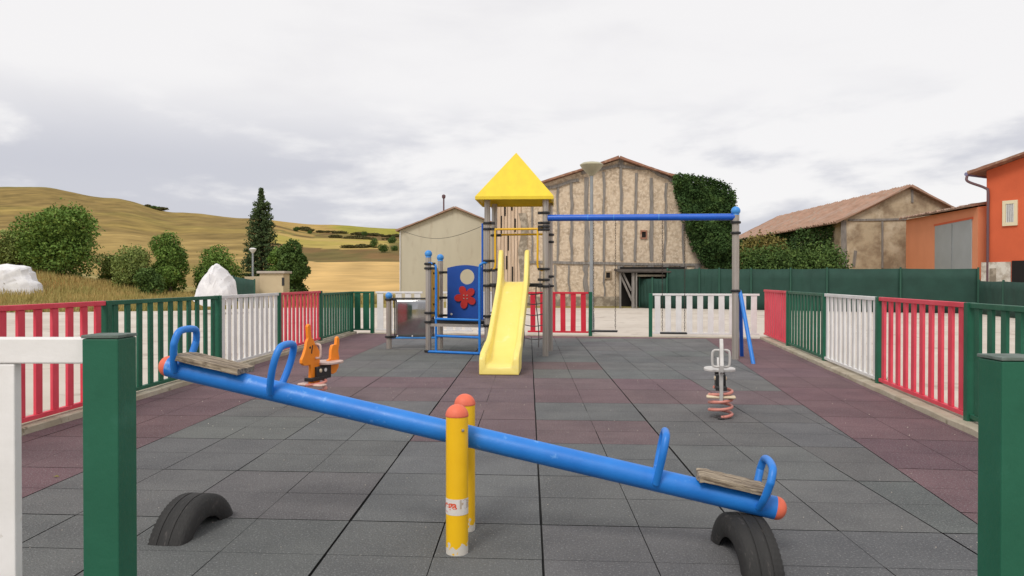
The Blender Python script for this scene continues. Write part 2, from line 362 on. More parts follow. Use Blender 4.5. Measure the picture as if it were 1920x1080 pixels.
# hills: heights given at sample directions; each row (distance, screen height where it was read off)
PRF = {
 -1500: [(36, 577), (44, 560), (50, 548), (80, 520), (160, 500), (300, 450), (430, 405), (550, 380), (700, 376), (1000, 420)],
 -200: [(36, 577), (43, 556), (48, 530), (52, 512), (80, 500), (160, 470), (300, 420), (430, 376), (550, 349), (700, 347), (1000, 400)],
 60: [(36, 577), (43, 556), (48, 533), (52, 514), (80, 505), (160, 475), (300, 420), (430, 378), (550, 350), (700, 348), (1000, 400)],
 200: [(36, 577), (43, 558), (48, 548), (52, 535), (80, 525), (160, 488), (300, 430), (430, 392), (550, 370), (700, 371), (1000, 410)],
 330: [(36, 577), (43, 566), (48, 560), (52, 555), (80, 545), (160, 500), (300, 445), (430, 415), (550, 397), (700, 400), (1000, 430)],
 460: [(36, 577), (43, 569), (48, 565), (60, 558), (90, 548), (160, 503), (265, 455), (400, 424), (550, 408), (700, 412), (1000, 440)],
 600: [(36, 577), (43, 569), (52, 562), (86, 548), (215, 491), (265, 464), (400, 446), (470, 438), (560, 420), (700, 424), (1000, 450)],
 750: [(36, 577), (43, 569), (52, 562), (86, 549), (215, 491), (265, 464), (400, 450), (470, 441), (560, 428), (700, 430), (1000, 455)],
 950: [(36, 577), (43, 569), (52, 562), (86, 552), (215, 505), (265, 490), (400, 475), (470, 465), (560, 450), (700, 455), (1000, 475)],
 1300: [(36, 577), (60, 559), (86, 550), (215, 535), (265, 533), (400, 532), (470, 530), (560, 530), (700, 529), (1000, 528)],
 2400: [(36, 577), (60, 559), (86, 550), (215, 535), (265, 533), (400, 532), (470, 530), (560, 530), (700, 529), (1000, 528)]}
keys = sorted(PRF); Ys = np.concatenate([np.linspace(36, 60, 26), np.linspace(62, 120, 26), np.geomspace(124, 1000, 120)])
pxs = np.concatenate([np.arange(-1500, -200, 40), np.arange(-200, 1000, 7), np.arange(1000, 2401, 50)])
prof = {}
for k in keys:
    d = np.array([a for a, b in PRF[k]], float); zz = np.array([CAMH + (527 - b) * a / F for a, b in PRF[k]])
    zi = np.interp(Ys, d, zz)
    prof[k] = np.convolve(np.pad(zi, 3, mode='edge'), np.ones(7) / 7, 'valid')
V = []; C = []; nX = len(pxs); nY = len(Ys)
def lerp(a, b, t): return a + (b - a) * t
cGold = np.array([.56, .37, .15]); cTan = np.array([.37, .25, .085]); cBrown = np.array([.17, .105, .045]); cOlive = np.array([.24, .20, .06]); cYG = np.array([.33, .30, .055]); cScr = np.array([.15, .12, .045]); cDry = np.array([.36, .29, .13])
def sst(x, a, b):
    t = np.clip((x - a) / (b - a), 0, 1); return t * t * (3 - 2 * t)
for ix, px in enumerate(pxs):
    k1 = max([k for k in keys if k <= px]); k2 = min([k for k in keys if k >= px]); t = 0 if k1 == k2 else (px - k1) / (k2 - k1); t = t * t * (3 - 2 * t)
    zc = lerp(prof[k1], prof[k2], t); r = (px - 991) / F
    for iy, Y in enumerate(Ys):
        X = r * Y; zz = zc[iy] + (fbm(X * .05, Y * .05, 2) * .25 * min(1, max(0, (Y - 40) / 60)))
        if iy == 0: zz = -.25
        V.append((X, Y, zz))
        nz = fbm(np.array(X * .02), np.array(Y * .02), 5); nf = fbm(np.array(X * .15), np.array(Y * .11), 9)
        if Y < 88:
            c = lerp(cDry, cOlive, np.clip(.5 + nf * .6, 0, 1))
            if px < 230 and 43 < Y < 56: c = lerp(c, np.array([.36, .17, .06]), .75 * sst(px, 240, 180) * np.clip(.7 + nf, 0, 1))
            c = lerp(c, cGold, sst(Y, 78, 88) * (px > 520))
        elif px > 500 + nz * 15:
            yb = Y + nz * 9 + (px - 600) * .03
            if yb < 217: c = cGold * (1 + .07 * math.sin(X * .9 + Y * .12 + .004 * X * X))
            elif yb < 266: c = lerp(cScr, cBrown * 1.2, np.clip(.5 + nf * .9, 0, 1))
            elif yb < 392 + nf * 8: c = lerp(cYG, cGold * .9, np.clip(.25 + nz * .5 + sst(yb, 340, 268) * .2, 0, 1)) if px < 722 + nz * 8 else lerp(cScr, cOlive, np.clip(.4 + nf * .8, 0, 1))
            elif yb < 470: c = lerp(cBrown, cOlive, np.clip(.35 + nf * .8, 0, 1)) * .95 if not (px < 590 and yb > 415 and yb < 445) else cTan
            else: c = lerp(cTan * 1.1, cYG * .9, sst(px + nz * 20, 625, 660))
        else:
            q = Y + nz * 45
            c = lerp(cGold * .8, cOlive, sst(q, 110, 150)); c = lerp(c, cGold * .9, sst(q, 165, 200)); c = lerp(c, cBrown * 1.5, sst(q, 245, 285)); c = lerp(c, cTan, sst(q, 320, 345))
            c = lerp(c, cOlive * 1.0, sst(q, 370, 400) * .5); c = lerp(c, cBrown * 1.55, sst(q, 405, 440)); c = lerp(c, cTan, sst(q, 470, 500) * (.7 if px > 250 else .25))
            c = lerp(c, cOlive * 1.1, sst(q, 520, 545)* (1 - sst(px, 60, 330)))
            c = lerp(lerp(c, cTan, .25), cOlive * 1.1, .34); c = c * (.84 + .16 * nf)
        C.append((*np.clip(c, .02, 1), 1))
Fc = [(i * nY + j, (i + 1) * nY + j, (i + 1) * nY + j + 1, i * nY + j + 1) for i in range(nX - 1) for j in range(nY - 1)]
me = bpy.data.meshes.new('hills'); me.from_pydata(V, [], Fc); me.materials.append(M['hills']); me.polygons.foreach_set('use_smooth', [True] * len(Fc))
ho = bpy.data.objects.new('hills', me); link(ho); colattr(ho, C); struct(ho)
HV = np.array(V).reshape(nX, nY, 3)
def hz(X, Y):
    px = 991 + X / Y * F; i = int(np.clip(np.searchsorted(pxs, px), 0, nX - 1)); j = int(np.clip(np.searchsorted(Ys, Y), 1, nY - 1)); return float(HV[i, j, 2]) if Y > 36.5 else -.05

# ------------------------------------------------------------------ foliage helpers
def leafmesh(name, pts, size, m, parent=None, flat=.0, core=None):
    n = len(pts); off = ORG[parent.name] if parent is not None else Vector((0, 0, 0))
    P = np.asarray(pts) - np.array(off)
    a = rng.normal(size=(n, 3)); a /= np.linalg.norm(a, axis=1)[:, None]; b = rng.normal(size=(n, 3)); b -= a * (a * b).sum(1)[:, None]; b /= np.linalg.norm(b, axis=1)[:, None]
    s = size * rng.uniform(.6, 1.35, (n, 1)); a *= s; b *= s * .62
    Vv = np.stack([P - a, P + b * .9 - a * .1, P + a, P - b * .9 + a * .1], 1).reshape(-1, 3)
    verts = [Vv]; faces = np.arange(4 * n).reshape(-1, 4)
    me = bpy.data.meshes.new(name); me.vertices.add(4 * n); me.vertices.foreach_set('co', Vv.astype(np.float32).ravel())
    me.loops.add(4 * n); me.loops.foreach_set('vertex_index', faces.ravel().astype(np.int32)); me.polygons.add(n)
    me.polygons.foreach_set('loop_start', (np.arange(n) * 4).astype(np.int32)); me.update(calc_edges=True); me.validate()
    me.materials.append(M[m]); o = bpy.data.objects.new(name, me); link(o, parent); ORG[o.name] = Vector(off); return o
def blobpts(blobs, n, fill=.35):
    vol = np.array([b[1][0] * b[1][1] * b[1][2] for b in blobs]) ** .7; vol /= vol.sum(); out = []
    for (c, r), f in zip(blobs, vol):
        k = int(n * f) + 5; d = rng.normal(size=(k, 3)); d /= np.linalg.norm(d, axis=1)[:, None]
        rad = rng.uniform(fill, 1.0, (k, 1)) ** .5 * (1 + .13 * np.sin(d[:, :1] * 7 + c[0]) * np.cos(d[:, 2:3] * 6 + c[1]) + .09 * np.sin(d[:, 1:2] * 13))
        rad = rad * np.where(rng.uniform(size=(k, 1)) < .05, rng.uniform(1.0, 1.28, (k, 1)), 1.0)
        out.append(np.array(c) + d * rad * np.array(r))
    return np.concatenate(out)
def tree(name, base, H, W, leaf, label, cat='tree', group=None, n=5000, size=.13, trunk=.35, nb=16, blobs=None, low=.12):
    t = thing(name, base, label, cat, group); b0 = Vector(base)
    if blobs is None:
        blobs = []
        for k in range(nb):
            a = rng.uniform(0, 6.28); h = rng.uniform(low, .84); rr = W / 2 * (.62 * math.sqrt(max(0.05, 1 - ((h - .45) / .62) ** 2))) * rng.uniform(.5, 1.05)
            q = rng.uniform(.15, .36) * W
            blobs.append(((b0.x + rr * math.cos(a), b0.y + rr * math.sin(a), b0.z + h * H), (q, q, q * .8)))
        blobs.append(((b0.x, b0.y, b0.z + H * .82), (W * .24, W * .24, H * .17))); blobs.append(((b0.x, b0.y, b0.z + H * .5), (W * .33, W * .33, H * .3)))
    mb = MB(); tr = .035 * H
    mb.tube([b0 + Vector((0, 0, -.3)), b0 + Vector((.02 * H, 0, H * .3)), b0 + Vector((-.02 * H, .02 * H, H * .72))], [tr, tr * .7, tr * .25], 8)
    for k in range(7):
        q = Vector(blobs[k % len(blobs)][0]); s_ = b0 + Vector((0, 0, H * rng.uniform(.2, .5))); mb.tube([s_, (s_ + q) / 2 + Vector((0, 0, -.05 * H)), q], [tr * .4, tr * .25, tr * .1], 5)
    obj('trunk', mb, 'bark', t); leafmesh('crown', blobpts(blobs, n), size, leaf, t); return t

# ------------------------------------------------------------------ picket fences
def picket_fence(P0, P1, color, label, npk, H=1.08, pw=.09, posts=(True, False), postlow=0, zb=.075, group=None, flip=1):
    P0 = Vector((*P0, 0)); P1 = Vector((*P1, 0)); d = (P1 - P0).normalized(); l = (P1 - P0).length; nrm = Vector((-d.y, d.x, 0))
    t = thing('fence_panel', P0, label, 'fence', group)
    color = 'redp' if color == 'red' and group != G_B else color
    a = P0 + d * .045; b = P1 - d * .045; ht = .045
    mb = MB(); mb.beam(a + Vector((0, 0, H - ht / 2 - .02)), b + Vector((0, 0, H - ht / 2 - .02)), .05, ht); obj('rail', mb, color, t, smooth=False, bevel=.004)
    mb = MB(); mb.beam(a + Vector((0, 0, zb + .02)), b + Vector((0, 0, zb + .02)), .045, .04); obj('rail', mb, color, t, smooth=False, bevel=.004)
    for k in range(npk):
        c = a + (b - a) * ((k + .5) / npk) + d * random.uniform(-.004, .004)
        mb = MB(); mb.obox(c + Vector((0, 0, (zb + .04 + H - .065) / 2)), d, nrm, (d * random.uniform(-.008, .008) + Vector((0, 0, 1))), pw / 2, .013, (H - .065 - zb - .04) / 2 - .001)
        pk_ = obj('picket', mb, color, t, smooth=False, bevel=.003)
    for on, p in zip(posts, (P0, P1)):
        if on:
            mb = MB(); mb.obox(p + Vector((0, 0, (H - .018 - .03) / 2)), d, nrm, (0, 0, 1), .040, .040, (H - .018 + .03) / 2)
            obj('post', mb, 'green', t, smooth=False, bevel=.004, label='square green post at the end of the panel')
    return t
XL = -4.23
ysL = [5.0, 7.6, 10.37, 12.9, 15.5, 18.1]
G_L = 'picket panels of the left side fence'; G_R = 'picket panels of the right side fence'; G_B = 'picket panels of the back fence'; G_N = 'panels of the near entrance fence'
picket_fence((XL, 2.4), (XL, 5.0), 'green', 'green picket fence panel nearest the camera on the left side', 11, group=G_L, posts=(False, True))
picket_fence((XL, 5.0), (XL, 7.6), 'red', 'red picket fence panel at the left edge behind the near white rail', 11, group=G_L, posts=(False, True))
picket_fence((XL, 7.6), (XL, 10.37), 'green', 'green picket fence panel on the left side behind the raised end of the seesaw', 11, group=G_L, posts=(False, True))
picket_fence((XL, 10.37), (XL, 12.9), 'white', 'white picket fence panel on the left side between the green and the red panel', 11, group=G_L, posts=(False, True), pw=.12)
picket_fence((XL, 12.9), (XL, 15.5), 'red', 'red picket fence panel on the left side behind the orange spring rider', 11, group=G_L, posts=(False, True))
picket_fence((XL, 15.5), (XL, 18.28), 'green', 'narrow looking dark green picket panel at the far left corner of the side fence', 12, H=1.03, group=G_L, posts=(False, True), pw=.11)
FR = lambda y: KERBR(y) + .15
for (y0, y1, c, l, pk) in ((17.15, 14.5, 'red', 'red fence panel in the far right corner, its pickets closing up into one red face', 11), (14.5, 11.75, 'green', 'green picket fence panel on the right side between the far red and the white panel', 11),
                     (11.75, 9.17, 'white', 'white picket fence panel on the right side, between green and red', 11), (9.17, 6.72, 'red', 'long bright red picket panel on the right side with a weed at its foot', 10),
                     (6.72, 4.1, 'green', 'green picket fence panel at the right edge behind the near green post', 11)):
    picket_fence((FR(y0), y0), (FR(y1), y1), c, l, pk, group=G_R, posts=(y0 < 17, c == 'green' and y0 < 7), H=1.09, pw=.092 if c != 'red' or y0 < 14 else .14)
def bk(px):                               # a foot point on the back fence
    r = (px - 991) / F; return (lambda Y: (r * Y, Y))((18.3 - .165 * 3.7 + .06) / (1 + .165 * r))
picket_fence(bk(657), bk(697), 'green', 'short green fence piece of two wide pickets at the back left corner', 2, H=1.03, posts=(False, True), group=G_B, pw=.15)
for (a, b, l) in ((700, 795, 'white back fence panel behind the mirror panel'), (796, 890, 'white back fence panel behind the ladder of the low platform'), (891, 985, 'white back fence panel hidden mostly behind the yellow slide')):
    picket_fence(bk(a), bk(b), 'white', l, 5, H=1.03, posts=(False, False), group=G_B, pw=.15)
picket_fence(bk(986), bk(1107), 'red', 'bright red back fence panel to the right of the slide, ending at the open gateway', 6, H=1.03, posts=(False, True), group=G_B, pw=.115)
picket_fence(bk(1219), bk(1425), 'white', 'long white back fence panel behind the swings, right of the open gateway', 10, H=1.0, posts=(True, False), group=G_B, pw=.125)
# near fence beside the entrance the picture was taken from
def near_post(x, y, H, label):
    t = thing('entrance_post', (x, y, 0), label, 'fence post', 'square green posts either side of the entrance')
    h = .0395
    mb = MB(); mb.box(x - h, x + h, y - h, y + h, -.05, H); obj('shaft', mb, 'green', t, smooth=False, bevel=.003)
    mb = MB(); mb.obox((x, y, H + .0045), (1, 0, 0), (0, 1, 0), (0, 0, 1), h + .0015, h + .0015, .0035); obj('cap', mb, 'greentop', t, smooth=False, bevel=.0015)
    return t
pl = at(187, 640, 1.64); near_post(-.927, 1.68, 1.133, 'thick square green post in the left foreground at the end of the white rail')
near_post(.941, 1.52, 1.105, 'thick square green post at the right edge of the foreground')
t = thing('fence_panel', (-.96, 1.68, 0), 'white picket panel in the left foreground fixed to the near green post', 'fence', G_N)
mb = MB(); mb.box(-3.6, -.967, 1.665, 1.70, 1.076, 1.133); obj('rail', mb, 'white', t, smooth=False, bevel=.004)
mb = MB(); mb.box(-3.6, -.967, 1.665, 1.70, .10, .16); obj('rail', mb, 'white', t, smooth=False, bevel=.004)
for k in range(11):
    x = -1.133 - k * .236; mb = MB(); mb.box(x - .10, x, 1.667, 1.692, .161, 1.075); obj('picket', mb, 'white', t, smooth=False, bevel=.003)
t = thing('fence_panel', (1.04, 1.55, 0), 'white picket panel running off to the right of the near right post', 'fence', G_N)
mb = MB(); mb.box(.982, 3.4, 1.52, 1.555, 1.03, 1.085); obj('rail', mb, 'white', t, smooth=False)
for k in range(9):
    x = 1.2 + k * .236; mb = MB(); mb.box(x, x + .09, 1.525, 1.55, .1, 1.03); obj('picket', mb, 'white', t, smooth=False)

# ------------------------------------------------------------------ seesaw
A = at(318, 687, 3.85); B = at(1453, 952, 3.50); ax = (B - A).normalized(); sd_ = ax.cross(Vector((0, 0, 1))).normalized(); up = sd_.cross(ax).normalized()
LB = (B - A).length; RB = .0525
t = thing('seesaw', (-.30, 3.70, 0), 'long blue tube seesaw on yellow posts with its right end down on a tyre', 'seesaw')
mb = MB(); mb.tube([A + ax * LB * k / 10 for k in range(11)], RB, 40); obj('beam', mb, 'blue', t)
cp = [(RB * .995, 0), (RB * 1.0, .006)] + [(RB * math.cos(a), .006 + .045 * math.sin(a)) for a in np.linspace(.15, 1.56, 8)]
mb = MB(); mb.lathe(cp, B, 32, ax); obj('end_cap', mb, 'orangecap', t)
mb = MB(); mb.lathe(cp, A, 32, -ax); obj('end_cap', mb, 'orangecap', t)
def arc(pts, n=6):                          # Catmull-Rom through points
    P = [Vector(p) for p in pts]; P = [P[0] * 2 - P[1]] + P + [P[-1] * 2 - P[-2]]; o = []
    for i in range(1, len(P) - 2):
        for k in range(n):
            q = k / n; o.append(.5 * ((2 * P[i]) + (P[i + 1] - P[i - 1]) * q + (2 * P[i - 1] - 5 * P[i] + 4 * P[i + 1] - P[i + 2]) * q * q + (3 * P[i] - P[i - 1] - 3 * P[i + 1] + P[i + 2]) * q ** 3))
    o.append(P[-2]); return o
for s_, hh, lean, wf in ((.020, .205, -.00, 1.1), (.19, .24, .02, 1.1), (.820, .225, .0, .95), (.974, .20, .012, 1.38)):
    c = A + ax * LB * s_
    pf = [(.050, -.005), (.070, .05), (.088, .12), (.090, hh - .06), (.074, hh - .014), (.04, hh), (-.04, hh), (-.074, hh - .014), (-.090, hh - .06), (-.088, .12), (-.070, .05), (-.050, -.005)]
    P = arc([c + sd_ * a + up * b + ax * (lean * b / hh) for a, b in [(a_ * (1.0 if abs(a_) < .055 else wf), b_) for a_, b_ in pf]], 5)
    mb = MB(); mb.tube(P, .0175, 14); obj('handle', mb, 'blue', t)
for s0, dz in ((.077, 0), (.932, .004)):
    c = A + ax * LB * s0 + up * (RB + .016 + dz)
    o_ = MB(); nL = 14; nW = 6; l_, w_ = (.345, .175) if s0 < .5 else (.315, .16)
    g_ = []
    for side, zt in ((0, .014), (1, -.014)):
        for i in range(nL + 1):
            for j in range(nW + 1):
                e = (random.uniform(-.006, .004) if i in (0, nL) else 0); e2 = (random.uniform(-.004, .002) if j in (0, nW) else 0)
                rough_ = (.0 if side else random.uniform(-.0025, .0015)) - (.007 * (s0 > .5) * ((i == 0) or (i == nL)) )
                g_.append(Vector(((i / nL - .5) * l_ + e * (1 if i else -1) * -1, (j / nW - .5) * w_ + e2, zt + rough_)))
    nv = (nL + 1) * (nW + 1); fs = []
    idx = lambda s, i, j: s * nv + i * (nW + 1) + j
    for i in range(nL):
        for j in range(nW):
            fs.append((idx(0, i, j), idx(0, i + 1, j), idx(0, i + 1, j + 1), idx(0, i, j + 1))); fs.append((idx(1, i, j), idx(1, i, j + 1), idx(1, i + 1, j + 1), idx(1, i + 1, j)))
    for i in range(nL): fs += [(idx(0, i, 0), idx(1, i, 0), idx(1, i + 1, 0), idx(0, i + 1, 0)), (idx(0, i + 1, nW), idx(1, i + 1, nW), idx(1, i, nW), idx(0, i, nW))]
    for j in range(nW): fs += [(idx(0, 0, j + 1), idx(1, 0, j + 1), idx(1, 0, j), idx(0, 0, j)), (idx(0, nL, j), idx(1, nL, j), idx(1, nL, j + 1), idx(0, nL, j + 1))]
    me = bpy.data.meshes.new('seat'); me.from_pydata([tuple(v) for v in g_], [], fs); me.materials.append(M['wood']); me.validate(); me.update()
    so_ = bpy.data.objects.new('seat', me); link(so_, t); tilt = R(3)
    mt = Matrix((ax, -sd_, up)).transposed().to_4x4(); so_.matrix_local = Matrix.Translation(c - ORG[t.name]) @ mt
    so_['label'] = 'weathered grey brown plank seat at the raised end' if s0 < .5 else 'cracked and splintered plank seat at the lowered end'
    ORG[so_.name] = Vector((0, 0, 0))
# posts with domed caps, white chips at the foot
pm = mat('yellow paint with chips', (.92, .54, .005), (.88, .50, .005), scale=5, rough=.45, rvar=.07)
tt = pm.node_tree; nd = tt.nodes; lk = tt.links; pb = nd['Principled BSDF']; src = pb.inputs['Base Color'].links[0].from_socket
gm = nd.new('ShaderNodeTexCoord'); sp = nd.new('ShaderNodeSeparateXYZ'); lk.new(gm.outputs['Object'], sp.inputs[0])
no = nd.new('ShaderNodeTexNoise'); no.inputs['Scale'].default_value = 34; no.inputs['Detail'].default_value = 5; lk.new(gm.outputs['Object'], no.inputs[0])
def mth(op, a, b):
    m_ = nd.new('ShaderNodeMath'); m_.operation = op
    for i, v in enumerate((a, b)):
        if isinstance(v, (int, float)): m_.inputs[i].default_value = v
        else: lk.new(v, m_.inputs[i])
    return m_.outputs[0]
e1 = mth('SUBTRACT', mth('MULTIPLY', no.outputs[0], .22), sp.outputs[2]); e2 = mth('GREATER_THAN', e1, .082)
e4 = mth('GREATER_THAN', no.outputs[0], .765); e3 = mth('MAXIMUM', e2, e4)
mxn = nd.new('ShaderNodeMix'); mxn.data_type = 'RGBA'; lk.new(e3, mxn.inputs[0]); lk.new(src, mxn.inputs[6]); mxn.inputs[7].default_value = (.66, .62, .55, 1); lk.new(mxn.outputs[2], pb.inputs['Base Color'])
M['ypost'] = pm
for (x, y, front) in ((-.331, 3.545, True), (-.322, 3.875, False)):
    hp = .636
    mb = MB(); mb.lathe([(.051, -.02), (.0515, .0), (.0515, hp)], (x, y, 0), 36); po = obj('post', mb, 'ypost', t)
    mb = MB(); mb.lathe([(.0525, hp - .004), (.054, hp)] + [(.0535 * math.cos(a), hp + .052 * math.sin(a)) for a in np.linspace(.1, 1.55, 9)], (x, y, 0), 36); obj('cap', mb, 'orangecap', po)
    if front:
        zc = .222
        mb = MB(); r_ = .0523; aa = np.linspace(R(-232), R(-2), 50); hh = .037
        Vv = [(x + r_ * math.cos(a), y + r_ * math.sin(a), zc + s * hh) for a in aa for s in (-1, 1)]
        mb.add(Vv, [(2 * k, 2 * k + 2, 2 * k + 3, 2 * k + 1) for k in range(len(aa) - 1)]); st = obj('sticker', mb, 'sticker', po)
        def wraptext(txt, size, a0, z0, m_, nm, bold=0):
            cu = bpy.data.curves.new('t', 'FONT'); cu.body = txt; cu.size = size; cu.offset = bold; to = bpy.data.objects.new('t', cu); COL.objects.link(to)
            dg = bpy.context.evaluated_depsgraph_get(); me = bpy.data.meshes.new_from_object(to.evaluated_get(dg)); COL.objects.unlink(to); bpy.data.objects.remove(to)
            rr = .0530; off = ORG[st.name]
            for v in me.vertices:
                a = a0 + v.co.x / rr; zz = z0 + v.co.y; v.co = (x + rr * math.cos(a) - off.x, y + rr * math.sin(a) - off.y, zz - off.z)
            me.materials.clear(); me.materials.append(M[m_]); o = bpy.data.objects.new(nm, me); link(o, st); ORG[o.name] = Vector(off)
        wraptext('mega', .050, R(-200), zc - .006, 'stred', 'lettering', .0016)
        wraptext('Kit', .058, R(-74), zc - .006, 'stgold', 'lettering', .0014)
        wraptext('2012', .009, R(-158), zc - .026, 'stred', 'lettering')
ctr = A + (B - A) * .505
mb = MB(); mb.tube([(-.331, 3.56, .53), (-.322, 3.87, .53)], .012, 12); obj('pivot_bolt', mb, 'black', t)
for x, y in ((-.331 + .03, 3.545 - .043),):
    mb = MB(); mb.lathe([(.007, 0), (.007, .004), (.003, .006)], (x, y, .575), 10, (.55, -.83, 0)); obj('bolt', mb, 'alu', t)

# ------------------------------------------------------------------ half-buried tyres
def tyre(x, y, top, R0, wd, rz, label):
    t = thing('tyre', (x, y, 0), label, 'tyre', 'half buried tyres under the seesaw ends', rz)
    zc = top - R0; W = wd / 2
    prof_ = [(R0 - .105, -W * .80), (R0 - .112, -W * .84), (R0 - .09, -W * .98), (R0 - .05, -W * 1.03), (R0 - .02, -W * .97), (R0 - .006, -W * .86), (R0 - .001, -W * .72)]
    for g0 in (-.30, .34): prof_ += [(R0, W * (g0 - .06)), (R0 - .004, W * (g0 - .05)), (R0 - .004, W * (g0 + .02)), (R0, W * (g0 + .03))]
    prof_ += [(R0 - .001, W * .72), (R0 - .006, W * .86), (R0 - .02, W * .97), (R0 - .05, W * 1.03), (R0 - .09, W * .98), (R0 - .112, W * .84), (R0 - .105, W * .80)]
    prof_ += [(R0 - .06, W * .90), (R0 - .022, W * .8), (R0 - .016, 0), (R0 - .022, -W * .8), (R0 - .06, -W * .9)]
    n = 64; a0 = math.asin(min(1, max(-1, (-.05 - zc) / R0))); aa = np.linspace(a0, math.pi - a0, n); m_ = len(prof_); Vv = []
    for k, a in enumerate(aa):
        lug = .008 if (k % 2) else 0
        for q, (r, u) in enumerate(prof_):
            rr = r - (lug if abs(u) > W * .5 and r > R0 - .03 and r <= R0 - .0005 else 0)
            Vv.append((u, rr * math.cos(a), zc + rr * math.sin(a)))
    fs = [(k * m_ + i, k * m_ + (i + 1) % m_, (k + 1) * m_ + (i + 1) % m_, (k + 1) * m_ + i) for k in range(n - 1) for i in range(m_)]
    mb = MB(); mb.add(Vv, fs); obj('rubber_casing', mb, 'tyre', t, local=True, ang=50)
    return t
tyre(-1.710, 3.87, .168, .305, .185, R(-6), 'worn black tyre half buried under the raised left end of the seesaw')
tyre(.985, 3.50, .198, .315, .17, R(3), 'black tyre half buried under the lowered right end, carrying the seesaw beam')

# ------------------------------------------------------------------ play structure
t = thing('play_tower', (-.2, 13.4, 0), 'playground tower with yellow pyramid roof, pale slide, blue panel and attached swing beam', 'play structure'); PT = t
FRp = Vector((.285, 12.88, 0)); FLp = Vector((-.70, 13.05, 0)); RRp = Vector((.385, 13.83, 0)); RLp = Vector((-.62, 14.0, 0))
F2 = Vector((-1.757, 13.45, 0)); R2 = Vector((-1.64, 14.25, 0)); MP = Vector((-2.60, 14.25, 0)); SP = Vector((3.33, 12.43, 0))
def gpost(p, H, r=.05, cap=True, mt='alu', nm='post'):
    mb = MB(); n = 32; prof_ = []
    Vv = []; 
    for zz in (-.05, H):
        for k in range(n):
            rr = r - (.007 if k % 8 == 0 else 0); a = 2 * math.pi * k / n + .3; Vv.append((p.x + rr * math.cos(a), p.y + rr * math.sin(a), zz))
    mb.add(Vv, [(k, (k + 1) % n, n + (k + 1) % n, n + k) for k in range(n)] + [tuple(range(n, 2 * n))])
    o = obj(nm, mb, mt, t, ang=25)
    if cap:
        mb = MB(); mb.lathe([(r * 1.05, H - .01)] + [(r * 1.32 * math.cos(a), H + .055 + r * 1.3 * math.sin(a)) for a in np.linspace(-.75, 1.55, 12)], (p.x, p.y, 0), 24); obj('cap', mb, 'bluecap', o)
    return o
gpost(FRp, 2.66, cap=False); gpost(FLp, 2.66, cap=False); gpost(RRp, 2.66, cap=False); gpost(RLp, 2.66, cap=False)
gpost(F2, 1.68); gpost(R2, 1.64); gpost(MP, .93); gpost(SP, 2.33, r=.056)
def clamp(p, z, r=.05, h=.045, lug=None):
    mb = MB(); mb.lathe([(r + .002, z - h / 2), (r + .022, z - h / 2 + .004), (r + .027, z), (r + .022, z + h / 2 - .004), (r + .002, z + h / 2)], (p.x, p.y, 0), 20)
    if lug is not None:
        d = Vector((lug[0], lug[1], 0)).normalized(); mb.obox(p + d * (r + .045) + Vector((0, 0, z)), d, (-d.y, d.x, 0), (0, 0, 1), .035, .022, h / 2)
    obj('clamp', mb, 'black', t, bevel=.003)
dF = (FRp - FLp).normalized(); dS2 = (RLp - FLp).normalized()
for p, zs in ((FRp, (2.40, 2.23, 2.12, 2.17, 1.46, 1.28, 1.17)), (FLp, (2.24, 2.14, 1.44, 1.18, 1.60, .66, .50)), (RRp, (2.09, 1.96, 1.34, 1.17)), (RLp, (2.09, 1.47, 1.17, .68, .5))):
    for zz in zs: clamp(p, zz, lug=(dF if p in (FLp, RLp) else -dF))
for zz in (1.56, 1.48, .70, .54, .03): clamp(F2, zz, lug=(FLp - F2))
for zz in (1.42, .95, .62, .24): clamp(R2, zz, lug=(RLp - R2))
for zz in (.915, .22): clamp(MP, zz, lug=(R2 - MP))
for zz in (2.33 - .13, 2.33 - .30, 1.10): clamp(SP, zz, r=.056)
# decks
def deck(P, z0, z1, m='black'):
    mb = MB(); n = len(P); mb.add([(p.x, p.y, z0) for p in P] + [(p.x, p.y, z1) for p in P], [tuple(range(n - 1, -1, -1)), tuple(range(n, 2 * n))] + [(i, (i + 1) % n, (i + 1) % n + n, i + n) for i in range(n)])
    return obj('deck', mb, m, t, smooth=False, bevel=.004)
deck([FLp, FRp, RRp, RLp], 1.16, 1.22); deck([F2, FLp, RLp, R2], .52, .575)
mb = MB(); mb.beam(F2 + Vector((0, 0, .49)), FLp + Vector((0, 0, .49)), .04, .05); mb.beam(R2 + Vector((0, 0, .49)), RLp + Vector((0, 0, .49)), .04, .05); obj('deck_frame', mb, 'alu', t, smooth=False)
# roof: hollow pyramid with a folded rim
cR = Vector((-.215, 13.42, 0)); hw = .655; th = .02; rot = R(-2)
def rp(a, b, z): return (cR.x + a * math.cos(rot) - b * math.sin(rot), cR.y + a * math.sin(rot) + b * math.cos(rot), z)
mb = MB(); z0, z1, zt = 2.615, 2.67, 3.50
o4 = [(-hw, -hw), (hw, -hw), (hw, hw), (-hw, hw)]; i4 = [(a * (1 - th / hw), b * (1 - th / hw)) for a, b in o4]
Vv = [rp(a, b, z0) for a, b in o4] + [rp(a, b, z1) for a, b in o4] + [rp(0, 0, zt)] + [rp(a, b, z0) for a, b in i4] + [rp(a, b, z1 - .01) for a, b in i4] + [rp(0, 0, zt - .035)]
fs = []
for k in range(4):
    j = (k + 1) % 4; fs += [(k, j, j + 4, k + 4), (k + 4, j + 4, 8), (j, k, 9 + k, 9 + j), (9 + j, 9 + k, 13 + k, 13 + j), (13 + j, 13 + k, 17)]
mb.add(Vv, fs); obj('roof', mb, 'roofy', t, smooth=False, bevel=.006)
